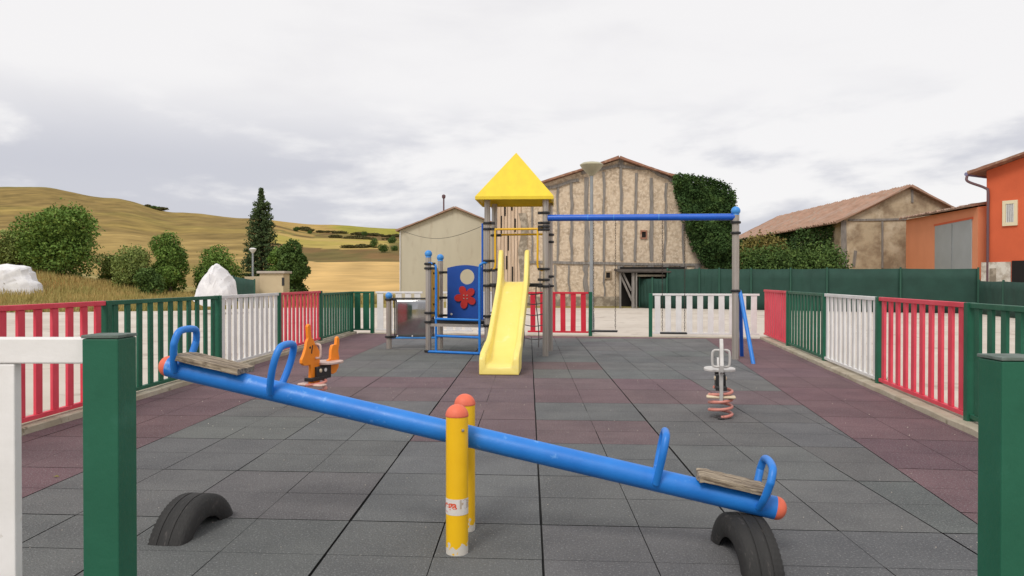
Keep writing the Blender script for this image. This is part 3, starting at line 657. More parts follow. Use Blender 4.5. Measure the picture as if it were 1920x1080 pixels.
# yellow grab bars front and back
for (P, Q, z_) in ((FLp, FRp, 2.135), (RLp, RRp, 2.10)):
    d = (Q - P).normalized(); mb = MB(); mb.tube([P + d * .04 + Vector((0, 0, z_)), Q - d * .04 + Vector((0, 0, z_))], .019, 12); br = obj('grab_bar', mb, 'ytube', t)
    if P is FLp:
        for e, s in ((P, 1), (Q, -1)):
            mb = MB(); b0 = e + d * s * .135
            mb.tube(arc([b0 + Vector((0, 0, z_)), b0 + Vector((0, 0, 1.75)), b0 + Vector((0, 0, 1.53)), b0 - d * s * .03 + Vector((0, 0, 1.455)), e + d * s * .03 + Vector((0, 0, 1.435))], 6), .018, 12); obj('side_rail', mb, 'ytube', t)
# blue climbing pole beside the tower
e = FLp - dF * .085
mb = MB(); mb.tube([e + Vector((0, 0, 2.24)), e + Vector((0, 0, .6))], .018, 12); obj('climbing_pole', mb, 'dblue', t)
# slide
T0 = Vector((-.235, 12.80, 0)); T1 = Vector((-.395, 10.24, 0)); sl = (T1 - T0).length; dv = (T1 - T0).normalized(); pv = Vector((-dv.y, dv.x, 0))   # pv points to +x side
if pv.x < 0: pv = -pv
sta = [(-.06, 1.245, 1.56, 1.19), (.0, 1.245, 1.74, 1.19), (.05, 1.245, 1.775, 1.18), (.11, 1.243, 1.77, 1.17), (.17, 1.232, 1.70, 1.15), (.24, 1.205, 1.54, 1.12), (.32, 1.165, 1.38, 1.07), (.42, 1.105, 1.265, 1.00), (.60, .995, 1.14, .89),
       (1.0, .765, .91, .66), (1.4, .535, .68, .43), (1.75, .335, .485, .23), (1.9, .255, .42, .15), (2.0, .21, .40, .09), (2.1, .18, .37, .04), (2.25, .155, .34, .02), (2.45, .145, .30, .01), (2.54, .12, .25, .005), (sl, .085, .20, .005)]
mb = MB(); ring = []
for (d, zb, zt_, zu) in sta:
    fl = 1 + .0 * d; W = .252 + .016 * sst(np.array(d), 1.8, 2.1); tw = .072 + .012 * float(sst(np.array(d), 1.8, 2.1)); W = float(W)
    c = T0 + dv * d
    sec = [(-W, zu), (-W, zt_ - .015), (-W + .012, zt_), (-W + tw - .018, zt_), (-W + tw, zt_ - .02), (-W + tw + .006, zb + .035), (-W + tw + .03, zb + .004), (0, zb), (W - tw - .03, zb + .004), (W - tw - .006, zb + .035), (W - tw, zt_ - .02), (W - tw + .018, zt_), (W - .012, zt_), (W, zt_ - .015), (W, zu)]
    ring.append([c + pv * a + Vector((0, 0, b)) for a, b in sec])
ns = len(ring[0]); Vv = [p for q in ring for p in q]
fs = [(i * ns + k, i * ns + (k + 1) % ns, (i + 1) * ns + (k + 1) % ns, (i + 1) * ns + k) for i in range(len(ring) - 1) for k in range(ns)] + [tuple(range(ns - 1, -1, -1)), tuple((len(ring) - 1) * ns + k for k in range(ns))]
mb.add(Vv, fs); obj('slide', mb, 'slide', t, ang=50, bevel=.008)
# blue bubble panel with round hole and flower
PA, PB_ = R2, RLp; pd = (PB_ - PA).normalized(); Lp = (PB_ - PA).length
Yp = lambda px: onp(px, 527, (PA.x, PA.y), (PB_.x, PB_.y))
u0 = (Yp(839) - PA).dot(pd); u1 = (Yp(906) - PA).dot(pd)
def up_(px, py):
    q = onp(px, py, (PA.x, PA.y), (PB_.x, PB_.y)); return (Vector((q.x, q.y, 0)) - PA).dot(pd), q.z
hc = up_(876, 519); hr = .140; zb_ = up_(870, 598)[1]; zt_ = up_(870, 497)[1]
outer = [(u0, zb_), (u1, zb_), (u1, zt_ - .05)] + [(u1 + (u0 - u1) * k / 12, zt_ - .05 + .05 * math.sin(math.pi * k / 12)) for k in range(1, 12)] + [(u0, zt_ - .05)]
# ring bridge between outline and hole: project outline radially
nH = 48; hol = [(hc[0] + hr * math.cos(2 * math.pi * k / nH), hc[1] + hr * math.sin(2 * math.pi * k / nH)) for k in range(nH)]
def rayout(a):
    best = None; dx, dz = math.cos(a), math.sin(a)
    for i in range(len(outer)):
        (x1, y1), (x2, y2) = outer[i], outer[(i + 1) % len(outer)]; ex, ey = x2 - x1, y2 - y1; det = dx * (-ey) + ex * dz
        if abs(det) < 1e-9: continue
        s = ((x1 - hc[0]) * (-ey) + ex * (y1 - hc[1])) / det; q = (dx * (y1 - hc[1]) - dz * (x1 - hc[0])) / det
        if s > 0 and -1e-6 <= q <= 1 + 1e-6 and (best is None or s < best): best = s
    return best
ang_ = sorted([2 * math.pi * k / nH for k in range(nH)] + [math.atan2(y - hc[1], x - hc[0]) % (2 * math.pi) for x, y in outer])
Vv = []; fs = []; nn_ = len(ang_); pn = Vector((-pd.y, pd.x, 0))
for sgn in (-1, 1):
    for a in ang_:
        s = rayout(a)
        for q in (hr, s):
            Vv.append(PA + pd * (hc[0] + q * math.cos(a)) + Vector((0, 0, hc[1] + q * math.sin(a))) + pn * .012 * sgn)
for k in range(nn_):
    j = (k + 1) % nn_; b = 2 * nn_
    fs += [(2 * k, 2 * k + 1, 2 * j + 1, 2 * j), (b + 2 * j, b + 2 * j + 1, b + 2 * k + 1, b + 2 * k), (2 * j, b + 2 * j, b + 2 * k, 2 * k), (2 * k + 1, b + 2 * k + 1, b + 2 * j + 1, 2 * j + 1)]
mb = MB(); mb.add(Vv, fs); obj('play_panel', mb, 'navy', t, smooth=False)
fc = up_(874, 557); pts = []
for k in range(90):
    a = 2 * math.pi * k / 90; c5 = math.cos(2.5 * (a - R(-102 + 72 * 0)));
    r_ = .085 + .13 * (abs(math.cos(2.5 * (a + R(102))))) ** .75
    pts.append((fc[0] + r_ * math.cos(a), fc[1] + r_ * math.sin(a)))
mb = MB(); mb.prism(pts, PA - pn * .035, pd, (0, 0, 1), .02); fo_ = obj('flower_wheel', mb, 'flower', t, ang=25)
for dx, dz in ((-.03, .03), (.035, .03), (-.03, -.03), (.035, -.03)):
    mb = MB(); mb.lathe([(.013, 0), (.013, .006), (.006, .012)], PA - pn * .046 + pd * (fc[0] + dx) + Vector((0, 0, fc[1] + dz)), 10, -pn); obj('bolt', mb, 'alu', fo_)
q = up_(847, 589); mb = MB(); mb.lathe([(.022, 0), (.022, .006), (.01, .014)], PA - pn * .012 + pd * q[0] + Vector((0, 0, q[1])), 12, -pn); obj('bolt', mb, 'white', t)
# yellow side board
mb = MB(); d = (R2 - F2).normalized(); pts = [(.09, .62), (.70, .62), (.70, 1.40), (.60, 1.50), (.2, 1.50), (.09, 1.40)]
mb.prism(pts, F2, d, (0, 0, 1), .02); sb_ = obj('side_board', mb, 'ytube', t, smooth=False, bevel=.003)
nD = Vector((d.y, -d.x, 0))
for zz in (.84, 1.12, 1.40):
    mb = MB(); mb.lathe([(.02, 0), (.02, .01), (.01, .02)], F2 + d * .3 + nD * .01 + Vector((0, 0, zz)), 10, nD); obj('bolt', mb, 'black', sb_)
# blue ladder in front of low deck
lf = Vector((0, -1, 0)); la = F2 + Vector((.14, -.05, 0)); lb = FLp + Vector((-.13, -.05, 0)); dl = (lb - la).normalized()
for e, s, P in ((la, -1, F2), (lb, 1, FLp)):
    mb = MB(); mb.tube(arc([e + Vector((0, 0, .03)), e + Vector((0, 0, .7)), e + Vector((0, 0, 1.42)), e + dl * s * .035 + Vector((0, 0, 1.545)), P + Vector((0, 0, 1.575)) - dl * s * .0 + Vector((0, -.03, 0))], 7), .022, 12); obj('ladder_rail', mb, 'blue', t)
for zz in (.595, .30):
    mb = MB(); mb.tube([la + Vector((0, 0, zz)), lb + Vector((0, 0, zz))], .022, 12); obj('rung', mb, 'blue', t)
mb = MB(); mb.tube([F2 + Vector((0, -.05, .025)), FLp + Vector((-.03, -.05, .025))], .024, 12); obj('rung', mb, 'blue', t)
# mirror panel
md = (R2 - MP).normalized(); ml = (R2 - MP).length; mn = Vector((md.y, -md.x, 0))
mb = MB(); nx_, nz_ = 24, 14; Vv = []
for i in range(nx_ + 1):
    for j in range(nz_ + 1):
        u_ = .13 + (ml - .24) * i / nx_; zz = .215 + .70 * j / nz_; bow = .010 * math.sin(math.pi * i / nx_) - .022 * max(0, j / nz_ - .45) ** 2
        Vv.append(MP + md * u_ + mn * bow + Vector((0, 0, zz)))
mb.add(Vv, [(i * (nz_ + 1) + j, (i + 1) * (nz_ + 1) + j, (i + 1) * (nz_ + 1) + j + 1, i * (nz_ + 1) + j + 1) for i in range(nx_) for j in range(nz_)])
mo = obj('mirror_panel', mb, 'steel', t, label='bent shiny metal mirror sheet'); sm_ = mo.modifiers.new('thick', 'SOLIDIFY'); sm_.thickness = -.006
mb = MB(); mb.tube([MP + Vector((0, 0, .935)), R2 + Vector((0, 0, .935))], .014, 10); mb.tube([MP + md * .11 + Vector((0, 0, .94)), MP + md * .11 + Vector((0, 0, .20))], .012, 8); obj('panel_frame', mb, 'black', t)
mb = MB(); mb.tube([MP + Vector((0, 0, .20)), R2 + Vector((0, 0, .20))], .017, 10); lo_ = obj('panel_bar', mb, 'bluecap', t)
for u_ in (.16, .44, .78):
    mb = MB(); mb.lathe([(.014, 0), (.014, .006), (.007, .01)], MP + md * u_ + mn * .018 + Vector((0, 0, .235)), 8, mn); obj('bolt', mb, 'white', lo_)
# rope net at the back
net = []; dR = (RRp - RLp).normalized(); nb_ = Vector((-dR.y, dR.x, 0))
def npt(u_, v_):  # u across 0..1, v 0 bottom..1 top
    return RLp + dR * (.1 + u_ * .80) + nb_ * (.25 * (1 - v_)) + Vector((0, 0, .04 + 1.12 * v_))
for u_ in (.5, .84):
    mb = MB(); mb.tube([npt(u_ + .02 * math.sin(k), k / 6) for k in range(7)], .010, 6); obj('rope', mb, 'rope', t)
for v_ in (.16, .38, .56, .74, .90):
    mb = MB(); mb.tube([npt(u_, v_ - .03 * math.sin(math.pi * (u_ / .5 % 1))) for u_ in np.linspace(0, 1.08, 17)], .009, 6); obj('rope', mb, 'rope', t)
# swing beam, far post, raking struts
sb0 = FRp + Vector((.04, 0, 2.315)); sb1 = SP + Vector((0, 0, 2.29)) ; mb = MB(); mb.tube([sb0, sb1], .054, 24); swb = obj('swing_beam', mb, 'dblue', t)
for q_ in (.22, .36, .60):
    mb = MB(); c = sb0 + (sb1 - sb0) * q_; d = (sb1 - sb0).normalized(); mb.lathe([(.0555, -.006), (.0555, .006)], c, 24, d); obj('collar', mb, 'bluecap', swb)
tp = SP + Vector((.06, 0, 1.10))
for g_, m_ in ((gnd(1413, 682), 'blue'), (gnd(1391, 668), 'dblue')):
    mb = MB(); mb.tube([tp, tp + (g_ - tp) * .06 + Vector((.01, 0, 0)), g_ + Vector((0, 0, -.02))], .032, 14); obj('strut', mb, m_, t)

# ------------------------------------------------------------------ swings (hanging, separate)
def chain_mesh():
    mb = MB(); L_ = 1.84; n_ = int(L_ / .042)
    for k in range(n_):
        zc = -k * .042 - .02; o_ = k % 2; pp = []
        for q_ in range(8):
            a = 2 * math.pi * q_ / 8; u_ = .0095 * math.cos(a); v_ = .0265 * math.sin(a); pp.append((u_, 0, zc + v_) if o_ else (0, u_, zc + v_))
        mb.tube(pp, .0033, 4, closed=True)
    return mb
def swing(pxa, pxb, label, zs, tw=0):
    d = (sb1 - sb0); f = lambda px: min(((abs((ray(px, 527).x / ray(px, 527).y) - (sb0 + d * q_).x / (sb0 + d * q_).y), q_) for q_ in np.linspace(0, 1, 800)))[1]
    a = sb0 + d * f(pxa); b = sb0 + d * f(pxb); a.z -= .054; b.z -= .054; c = (a + b) / 2
    s_ = thing('swing', (c.x, c.y, zs), label, 'swing', 'swings hanging from the blue beam')
    for e in (a, b):
        mb = chain_mesh(); Lc = e.z - zs
        for i, v in enumerate(mb.v): mb.v[i] = (v[0] + e.x, v[1] + e.y, e.z + v[2] * Lc / 1.84)
        obj('chain', mb, 'chain', s_)
    dd = (b - a).normalized(); mb = MB(); mb.obox((c.x, c.y, zs), (dd.x, dd.y, 0), (-dd.y, dd.x, 0), (0, 0, 1), .215, .085, .014); obj('seat', mb, 'black', s_, bevel=.008)
swing(1113, 1154, 'black swing seat hanging in front of the open gateway, left of two', .43)
swing(1242, 1284, 'black swing seat hanging in front of the white back fence, right of two', .41)

# ------------------------------------------------------------------ spring riders
def rider(loc, rz, kind, label, mp, ms, mf, mh, H):
    t = thing('spring_rider', loc, label, 'spring rider', 'spring riders on the rubber floor', rz)
    def ob(nm, mb, m, **k): return obj(nm, mb, m, t, local=True, **k)
    mb = MB(); n_ = 120; Ps = [(.102 * math.cos(a), .102 * math.sin(a), .02 + .25 * (a / (2 * math.pi * 3.6))) for a in np.linspace(0, 2 * math.pi * 3.6, n_)]
    mb.tube(Ps, .0138, 10); ob('spring', mb, 'coral')
    mb = MB(); mb.box(-.12, .12, -.03, .03, .003, .016); ob('base_plate', mb, 'black', bevel=.003)
    mb = MB(); mb.box(-.20, .035, -.045, .045, .27, .40); mb.box(-.12, .12, -.05, .05, .262, .30); br = ob('bracket', mb, 'black', bevel=.006)
    for q_ in (-.02, -.10):
        for sgn in (-1, 1):
            mb = MB(); mb.lathe([(.02, 0), (.02, .006), (.01, .012)], (q_, sgn * .045, .36), 10, (0, sgn, 0)); obj('bolt', mb, 'white' if q_ < -.05 else 'footcream', br, local=True)
    if kind == 0:
        head = [(.10, .225), (.10, .30), (.092, .40), (.105, .43), (.15, .425), (.20, .43), (.235, .455), (.235, .49), (.205, .53), (.17, .60), (.158, .655), (.135, .69), (.142, .76), (.145, .81), (.125, .835), (.10, .825), (.095, .77), (.085, .70), (.055, .68), (.03, .64), (-.01, .60), (-.045, .55), (-.05, .46), (-.055, .38), (-.055, .245), (.0, .225)]
        tail = [(-.18, .40), (-.22, .32), (-.27, .295), (-.33, .31), (-.37, .36), (-.385, .45), (-.365, .53), (-.385, .60), (-.385, .655), (-.365, .68), (-.34, .665), (-.33, .60), (-.30, .60), (-.265, .595), (-.245, .55), (-.235, .46), (-.20, .45)]
    else:
        head = [(.10, .15), (.14, .25), (.135, .36), (.16, .42), (.20, .44), (.22, .50), (.19, .56), (.17, .62), (.15, .68), (.10, .735), (.07, .72), (.085, .66), (.05, .62), (.01, .58), (-.03, .52), (-.045, .42), (-.04, .33), (.0, .27), (.04, .20)]
        tail = [(-.18, .40), (-.22, .33), (-.30, .33), (-.36, .40), (-.40, .47), (-.38, .52), (-.31, .48), (-.23, .46)]
    mb = MB(); mb.prism(head, (0, .0, 0), (1, 0, 0), (0, 0, 1), .032); ob('head_panel', mb, mp, ang=30, bevel=.004)
    mb = MB(); mb.prism(tail, (0, .0, 0), (1, 0, 0), (0, 0, 1), .032); ob('tail_panel', mb, mp, ang=30, bevel=.004)
    if kind == 0:
        for sgn in (-1, 1):
            mb = MB(); mb.lathe([(.012, 0), (.012, .002)], (.11, sgn * .0175, .60), 14, (0, sgn, 0)); mb.tube([(.10 - .03, sgn * .0185, .62), (.085, sgn * .0185, .57), (.09, sgn * .0185, .54)], .006, 6); ob('eye_mark', mb, 'black')
    mb = MB(); Vs = []; n_ = 28; hw_ = .145 if kind else .14
    Ps = [(-.20 + .165 * abs(math.cos(a)) ** .8 * (1 if math.cos(a) > 0 else -1), hw_ * abs(math.sin(a)) ** .8 * (1 if math.sin(a) > 0 else -1)) for a in [2 * math.pi * k / n_ for k in range(n_)]]
    mb.prism(Ps, (0, 0, .425), (1, 0, 0), (0, 1, 0), .024); ob('seat', mb, ms, bevel=.005)
    hz_ = [(.49 if kind == 0 else .475), (.625 if kind == 0 else .625)]; xh = .02 if kind == 0 else .05; wh = .075
    lp = arc([(xh, -wh + .02, hz_[1]), (xh, 0, hz_[1]), (xh, wh - .02, hz_[1]), (xh, wh, hz_[1] - .025), (xh, wh, hz_[0] + .025), (xh, wh - .02, hz_[0]), (xh, 0, hz_[0]), (xh, -wh + .02, hz_[0]), (xh, -wh, hz_[0] + .025), (xh, -wh, hz_[1] - .025), (xh, -wh + .02, hz_[1])], 4)[:-1]
    mb = MB(); mb.tube(lp, .0115, 10, closed=True); ob('handle', mb, mh)
    mb = MB(); zf = .225 if kind == 0 else .20; mb.obox((.06, 0, zf), (1, 0, 0), (0, 1, 0), (0, 0, 1), .045, .13 if kind else .15, .013); ob('footrest', mb, mf, bevel=.012)
    return t
g1 = gnd(592, 762); rider(g1, math.atan2(-.93, -.36), 0, 'orange animal shaped spring rider with long ear and tail behind the seesaw', 'orange', 'seatpink', 'seatpink', 'seatpink', 0)
g2 = gnd(1351, 783); rider(g2, math.atan2(-.985, -.19), 1, 'pale grey spring rider seen head on above a coral coil spring, right of the floor', 'ridergrey', 'ridergrey', 'footcream', 'ridergrey', 0)

# ------------------------------------------------------------------ buildings
def face(mb, P, th=None): mb.quad(*P)
def shell(x0, x1, xa, y0, y1, ze0, ze1, za, zb=-.2):       # gabled block, gable facing -Y
    g = [(x0, zb), (x1, zb), (x1, ze1), (xa, za), (x0, ze0)]; mb = MB()
    mb.add([(x, y0, z) for x, z in g] + [(x, y1, z) for x, z in g], [(0, 1, 2, 3, 4), (9, 8, 7, 6, 5)] + [(i, i + 5, (i + 1) % 5 + 5, (i + 1) % 5) for i in range(5)]); return mb
def tiled(p0, p1, p2, p3, pitch=.24, th=.09, amp=.045, sag=.05, seed=1):
    # p0->p1 along the eave, p3->p2 along the ridge; ribs run up the slope
    p0, p1, p2, p3 = map(Vector, (p0, p1, p2, p3)); n = max(6, int((p1 - p0).length / pitch) * 4); m = max(4, int((p3 - p0).length / .35)); rs = random.Random(seed)
    nr = (p1 - p0).cross(p3 - p0).normalized(); nr = nr if nr.z > 0 else -nr; mb = MB(); V0 = []
    jit = [rs.uniform(-.05, .05) for _ in range(n + 1)]
    for i in range(n + 1):
        a = p0 + (p1 - p0) * i / n; b = p3 + (p2 - p3) * i / n
        for j in range(m + 1):
            q = j / m; step = .018 * (1 - ((j % 1) if 0 else 0))
            e = (a - b).normalized() * (jit[i // 4 * 4 if i // 4 * 4 <= n else n]) if j == 0 else Vector((0, 0, 0))
            V0.append(a + (b - a) * q + e + nr * (th + amp * math.cos(2 * math.pi * i / 4) + rs.uniform(-.012, .012) - sag * math.sin(math.pi * q) * (1 + math.sin(i * .11)) + .02 * math.sin(i * .37)))
    mb.add(V0, [(i * (m + 1) + j, (i + 1) * (m + 1) + j, (i + 1) * (m + 1) + j + 1, i * (m + 1) + j + 1) for i in range(n) for j in range(m)])
    # underside and edges
    k = len(mb.v); lowp = [p0, p1, p2, p3]; mb.v += [tuple(p) for p in lowp]; mb.f.append((k, k + 3, k + 2, k + 1)); mb.mi.append(0)
    e0 = [i * (m + 1) for i in range(n + 1)]; e1 = [n * (m + 1) + j for j in range(m + 1)]; e3 = [j for j in range(m + 1)]; e2 = [i * (m + 1) + m for i in range(n + 1)]
    for a_, b_, es in ((k, k + 1, e0), (k + 1, k + 2, e1), (k, k + 3, e3), (k + 3, k + 2, e2)):
        mb.f.append(tuple([a_] + es + [b_])); mb.mi.append(0)
    return mb
# half-timbered barn
YB = 38.5
def bp(px, py, y=YB): return at(px, py, y)
xL = bp(932, 500).x; xR = bp(1368, 500).x; xA = bp(1160, 500).x; zA = bp(1160, 300).z; zL = bp(932, 372).z; zR = bp(1368, 370).z
t = thing('timber_barn', ((xL + xR) / 2, YB + 6, 0), 'big half timbered adobe barn with sagging tile roof behind the swings', 'barn')
obj('wall', shell(xL, xR, xA, YB, 52, zL, zR, zA), 'adobe', t, smooth=False)
for (xe, ze, sgn) in ((xL, zL, -1), (xR, zR, 1)):
    sl_ = (zA - ze) / abs(xA - xe); ov_ = .45 if sgn < 0 else -2.5; ex = xe + sgn * ov_; ez = ze - ov_ * sl_ + .03
    obj('roof', tiled((ex, YB - .38, ez), (ex, 52.3, ez), (xA, 52.3, zA + .03), (xA, YB - .38, zA + .03), seed=3 + sgn), 'tile', t, ang=60)
def gz(x): return (zA + (zL - zA) * (xA - x) / (xA - xL)) if x < xA else (zA + (zR - zA) * (x - xA) / (xR - xA))
def stud(px0, y0, px1, y1, wd, nm='timber', m='timber', jit=.035, dep=.05, off=.0):
    a = bp(px0, y0); b = bp(px1, y1); a.y = b.y = YB - .012 - off; n = 7; mb = MB(); Vv = []; d = (b - a).normalized(); s = Vector((d.z, 0, -d.x))
    for k in range(n + 1):
        c = a + (b - a) * k / n + s * random.uniform(-jit, jit); w_ = wd / 2 * random.uniform(.8, 1.15)
        Vv += [c - s * w_ + Vector((0, .05, 0)), c - s * w_ - Vector((0, dep, 0)), c + s * w_ - Vector((0, dep, 0)), c + s * w_ + Vector((0, .05, 0))]
    fs = [(k * 4 + i, k * 4 + (i + 1) % 4, k * 4 + 4 + (i + 1) % 4, k * 4 + 4 + i) for k in range(n) for i in range(4)] + [(0, 1, 2, 3), (4 * n + 3, 4 * n + 2, 4 * n + 1, 4 * n)]
    mb.add(Vv, fs); return obj(nm, mb, m, t, smooth=False)
random.seed(11)
def topy(px, dz=.25): q = gz(bp(px, 400).x) - dz; return 527 - (q - CAMH) * F / YB
for px, wd in ((998, .20), (1020, .12), (1046, .22), (1072, .32), (1099, .50), (1132, .26), (1164, .30), (1192, .26), (1220, .40), (1248, .22)):
    stud(px, topy(px, .34), px + random.uniform(-2, 2), 489 if px > 1000 else 492, wd * .45)
stud(985, 491, 1330, 497, .12, jit=.02, dep=.06); 
for px, wd in ((1012, .14), (1040, .22), (1066, .16), (1098, .46), (1132, .16), (1188, .15)): stud(px, 497, px + random.uniform(-2, 2), 556, wd * .52)
for px in (1164, 1220, 1248, 1281, 1308): stud(px, 498, px, 504, .3)
stud(975, 366, 1085, 337, .17, jit=.04, dep=.07); stud(1090, 325, 1158, 311, .15, jit=.03, dep=.07); stud(1160, 311, 1230, 318, .15, dep=.07); stud(1222, 320, 1262, 340, .14, dep=.07); stud(1163, 296, 1164, 312, .28)
stud(932, 375, 975, 362, .3, jit=.02); stud(981, 400, 984, 560, .40, jit=.1, dep=.1, nm='corner_masonry', m='stone'); stud(1280, 420, 1282, 495, .09)
# stone foot
mb = MB(); a = bp(985, 556); b = bp(1160, 575); mb.box(a.x, b.x, YB - .09, YB + .05, -.1, a.z); obj('stone_base', mb, 'stone', t, smooth=False)
# pale boards at the left end
bd = None
x0, x1 = bp(933, 400).x, bp(977, 400).x; nb_ = 7
mb = MB()
for k in range(nb_):
    xx = x0 + (x1 - x0) * k / nb_; ww = (x1 - x0) / nb_; zt_ = gz(xx) - .35; mb.box(xx + .012, xx + ww - .012, YB - .10 - .01 * (k % 2), YB + .03, .1, zt_ - .02 * (k % 3))
bo = obj('board_wall', mb, 'boards', t, smooth=False, label='pale vertical boards with dark slits')
for px, y0, y1 in ((940, 405, 440), (947, 385, 405), (953, 440, 470), (960, 380, 395), (966, 410, 435), (950, 480, 505), (961, 500, 530)):
    a = bp(px, y0); b = bp(px, y1); mb = MB(); mb.box(a.x - .035, a.x + .035, YB - .125, YB - .09, b.z, a.z); obj('slit', mb, 'dark', bo, smooth=False)
for (px, py, w_, h_) in ((1207, 440, .20, .26), (1140, 516, .20, .24)):
    c = bp(px, py); f_ = MB(); f_.box(c.x - w_ * .85, c.x + w_ * .85, YB - .06, YB + .02, c.z - h_ * .85, c.z - h_ * .55); f_.box(c.x - w_ * .85, c.x + w_ * .85, YB - .06, YB + .02, c.z + h_ * .55, c.z + h_ * .85); f_.box(c.x - w_ * .85, c.x - w_ * .5, YB - .058, YB + .02, c.z - h_ * .55, c.z + h_ * .55); f_.box(c.x + w_ * .5, c.x + w_ * .85, YB - .058, YB + .02, c.z - h_ * .55, c.z + h_ * .55)
    wo = obj('window', f_, 'tile' if px > 1200 else 'adobe2', t, smooth=False); mb = MB(); mb.box(c.x - w_ * .5, c.x + w_ * .5, YB - .012, YB + .01, c.z - h_ * .55, c.z + h_ * .55); obj('opening', mb, 'dark', wo, smooth=False)
# ivy over the right shoulder of the barn
ipoly = [(1262, 330), (1285, 331), (1312, 334), (1340, 339), (1362, 350), (1372, 366), (1372, 420), (1370, 470), (1372, 503), (1326, 503), (1310, 490), (1298, 468), (1288, 445), (1280, 418), (1272, 395), (1264, 372), (1260, 350)]
def inpoly(x, y, P):
    c = False; j = len(P) - 1
    for i in range(len(P)):
        if (P[i][1] > y) != (P[j][1] > y) and x < (P[j][0] - P[i][0]) * (y - P[i][1]) / (P[j][1] - P[i][1]) + P[i][0]: c = not c
        j = i
    return c
iw = [(bp(a, b).x, bp(a, b).z) for a, b in ipoly]
def fillpoly(P, n, jit=.12):
    xs = [p[0] for p in P]; zs = [p[1] for p in P]; o = []
    while len(o) < n:
        x = rng.uniform(min(xs) - .1, max(xs) + .1); z_ = rng.uniform(min(zs) - .1, max(zs) + .1)
        if inpoly(x + rng.normal(0, jit), z_ + rng.normal(0, jit), P): o.append((x, z_))
    return np.array(o)
pp = fillpoly(iw, 24000, .06)
dep = YB - .15 - np.clip(.55 + .45 * fbm(pp[:, 0] * .9, pp[:, 1] * .9, 4), .05, 1.2) * rng.uniform(.2, 1.0, len(pp))
iv = leafmesh('climbing_ivy', np.stack([pp[:, 0], dep, pp[:, 1]], 1), .065, 'ivy'); tag(iv, 'dense dark ivy covering the right shoulder of the timber barn', 'climbing plant')
side = np.stack([rng.uniform(xR - .1, xR + .22, 4000), rng.uniform(YB - .4, YB + 5, 4000), rng.uniform(bp(1368, 503).z, zR + .1, 4000)], 1)
i2 = leafmesh('ivy_side_growth', side, .10, 'ivy', iv)
# lean-to against the barn
t = thing('lean_to', (5.2, 37.3, 0), 'low dark timber lean-to with a diagonal brace against the barn foot', 'shed')
a = bp(1160, 507, 36.4); b = bp(1300, 507, 36.4)
mb = MB(); mb.add([(a.x, 36.3, a.z - .10), (b.x, 36.3, b.z - .10), (b.x, 38.4, a.z + .02), (a.x, 38.4, a.z + .02), (a.x, 36.3, a.z - .03), (b.x, 36.3, b.z - .03), (b.x, 38.4, a.z + .10), (a.x, 38.4, a.z + .10)], [(0, 3, 2, 1), (4, 5, 6, 7), (0, 1, 5, 4), (1, 2, 6, 5), (2, 3, 7, 6), (3, 0, 4, 7)]); obj('roof', mb, 'darktimber', t, smooth=False)
mb = MB(); mb.box(a.x + .3, b.x, 38.30, 38.38, -.1, a.z + .2); obj('interior_shade', mb, 'dark', t, smooth=False)  # near-black sheet at the back, the shade inside the lean-to painted as colour
for px, w_ in ((1163, .08), (1187, .13), (1193, .07), (1290, .12)):
    c = bp(px, 540, 36.5); mb = MB(); mb.box(c.x - w_ / 2, c.x + w_ / 2, 36.45, 36.58, -.1, a.z - .11); obj('post', mb, 'timber', t, smooth=False)
for q0, q1 in (((1163, 515), (1190, 575)), ((1168, 512), (1184, 545))):
    mb = MB(); mb.beam(bp(*q0, 36.62), bp(*q1, 36.62), .08, .09); obj('brace', mb, 'timber', t, smooth=False)
mb = MB(); c = bp(1215, 515, 36.7); mb.box(c.x - .7, c.x + .8, 36.62, 36.68, c.z - .09, c.z - .0); obj('lintel', mb, 'kerb', t, smooth=False)
# beige house
YH = 48.0
hp_ = lambda px, py: at(px, py, YH)
x0 = hp_(750, 500).x; x1 = hp_(957, 500).x; xa = hp_(853, 500).x; z0_ = hp_(750, 432).z; za_ = hp_(853, 391).z
t = thing('beige_house', ((x0 + x1) / 2, YH + 6, 0), 'plain beige rendered house with a low gable between the field and the tower', 'house')
obj('wall', shell(x0, x1, xa, YH, 60, z0_, z0_, za_), 'render', t, smooth=False)
for xe, sgn in ((x0, -1), (x1, 1)):
    s_ = (za_ - z0_) / abs(xa - xe); ex = xe + sgn * .22; ez = z0_ - .22 * s_ + .02
    obj('roof', tiled((ex, YH - .25, ez), (ex, 60.2, ez), (xa, 60.2, za_ + .02), (xa, YH - .25, za_ + .02), th=.08, amp=.035, seed=9), 'tileold', t, ang=60)
c = at(832, 372, YH + 2); mb = MB(); mb.tube([(c.x, YH + 2, za_ - .6), (c.x, YH + 2, c.z)], .05, 8); mb.lathe([(.09, 0), (.12, .08), (.12, .2), (.04, .26)], (c.x, YH + 2, c.z), 10); obj('flue', mb, 'pipe', t)
mb = MB(); mb.tube([hp_(750.5, 434) + Vector((0, -.06, 0)), hp_(750.5, 560) + Vector((0, -.06, 0))], .035, 8); obj('downpipe', mb, 'white', t)
pa = hp_(757, 434); pb_ = at(905, 424, 40); cab = [pa + (pb_ - pa) * k / 12 + Vector((0, -.15, -.55 * math.sin(math.pi * k / 12))) for k in range(13)]
mb = MB(); mb.tube(cab, .012, 5); tag(obj('overhead_cable', mb, 'black'), 'thin dark cable sagging across the beige house front', 'cable')
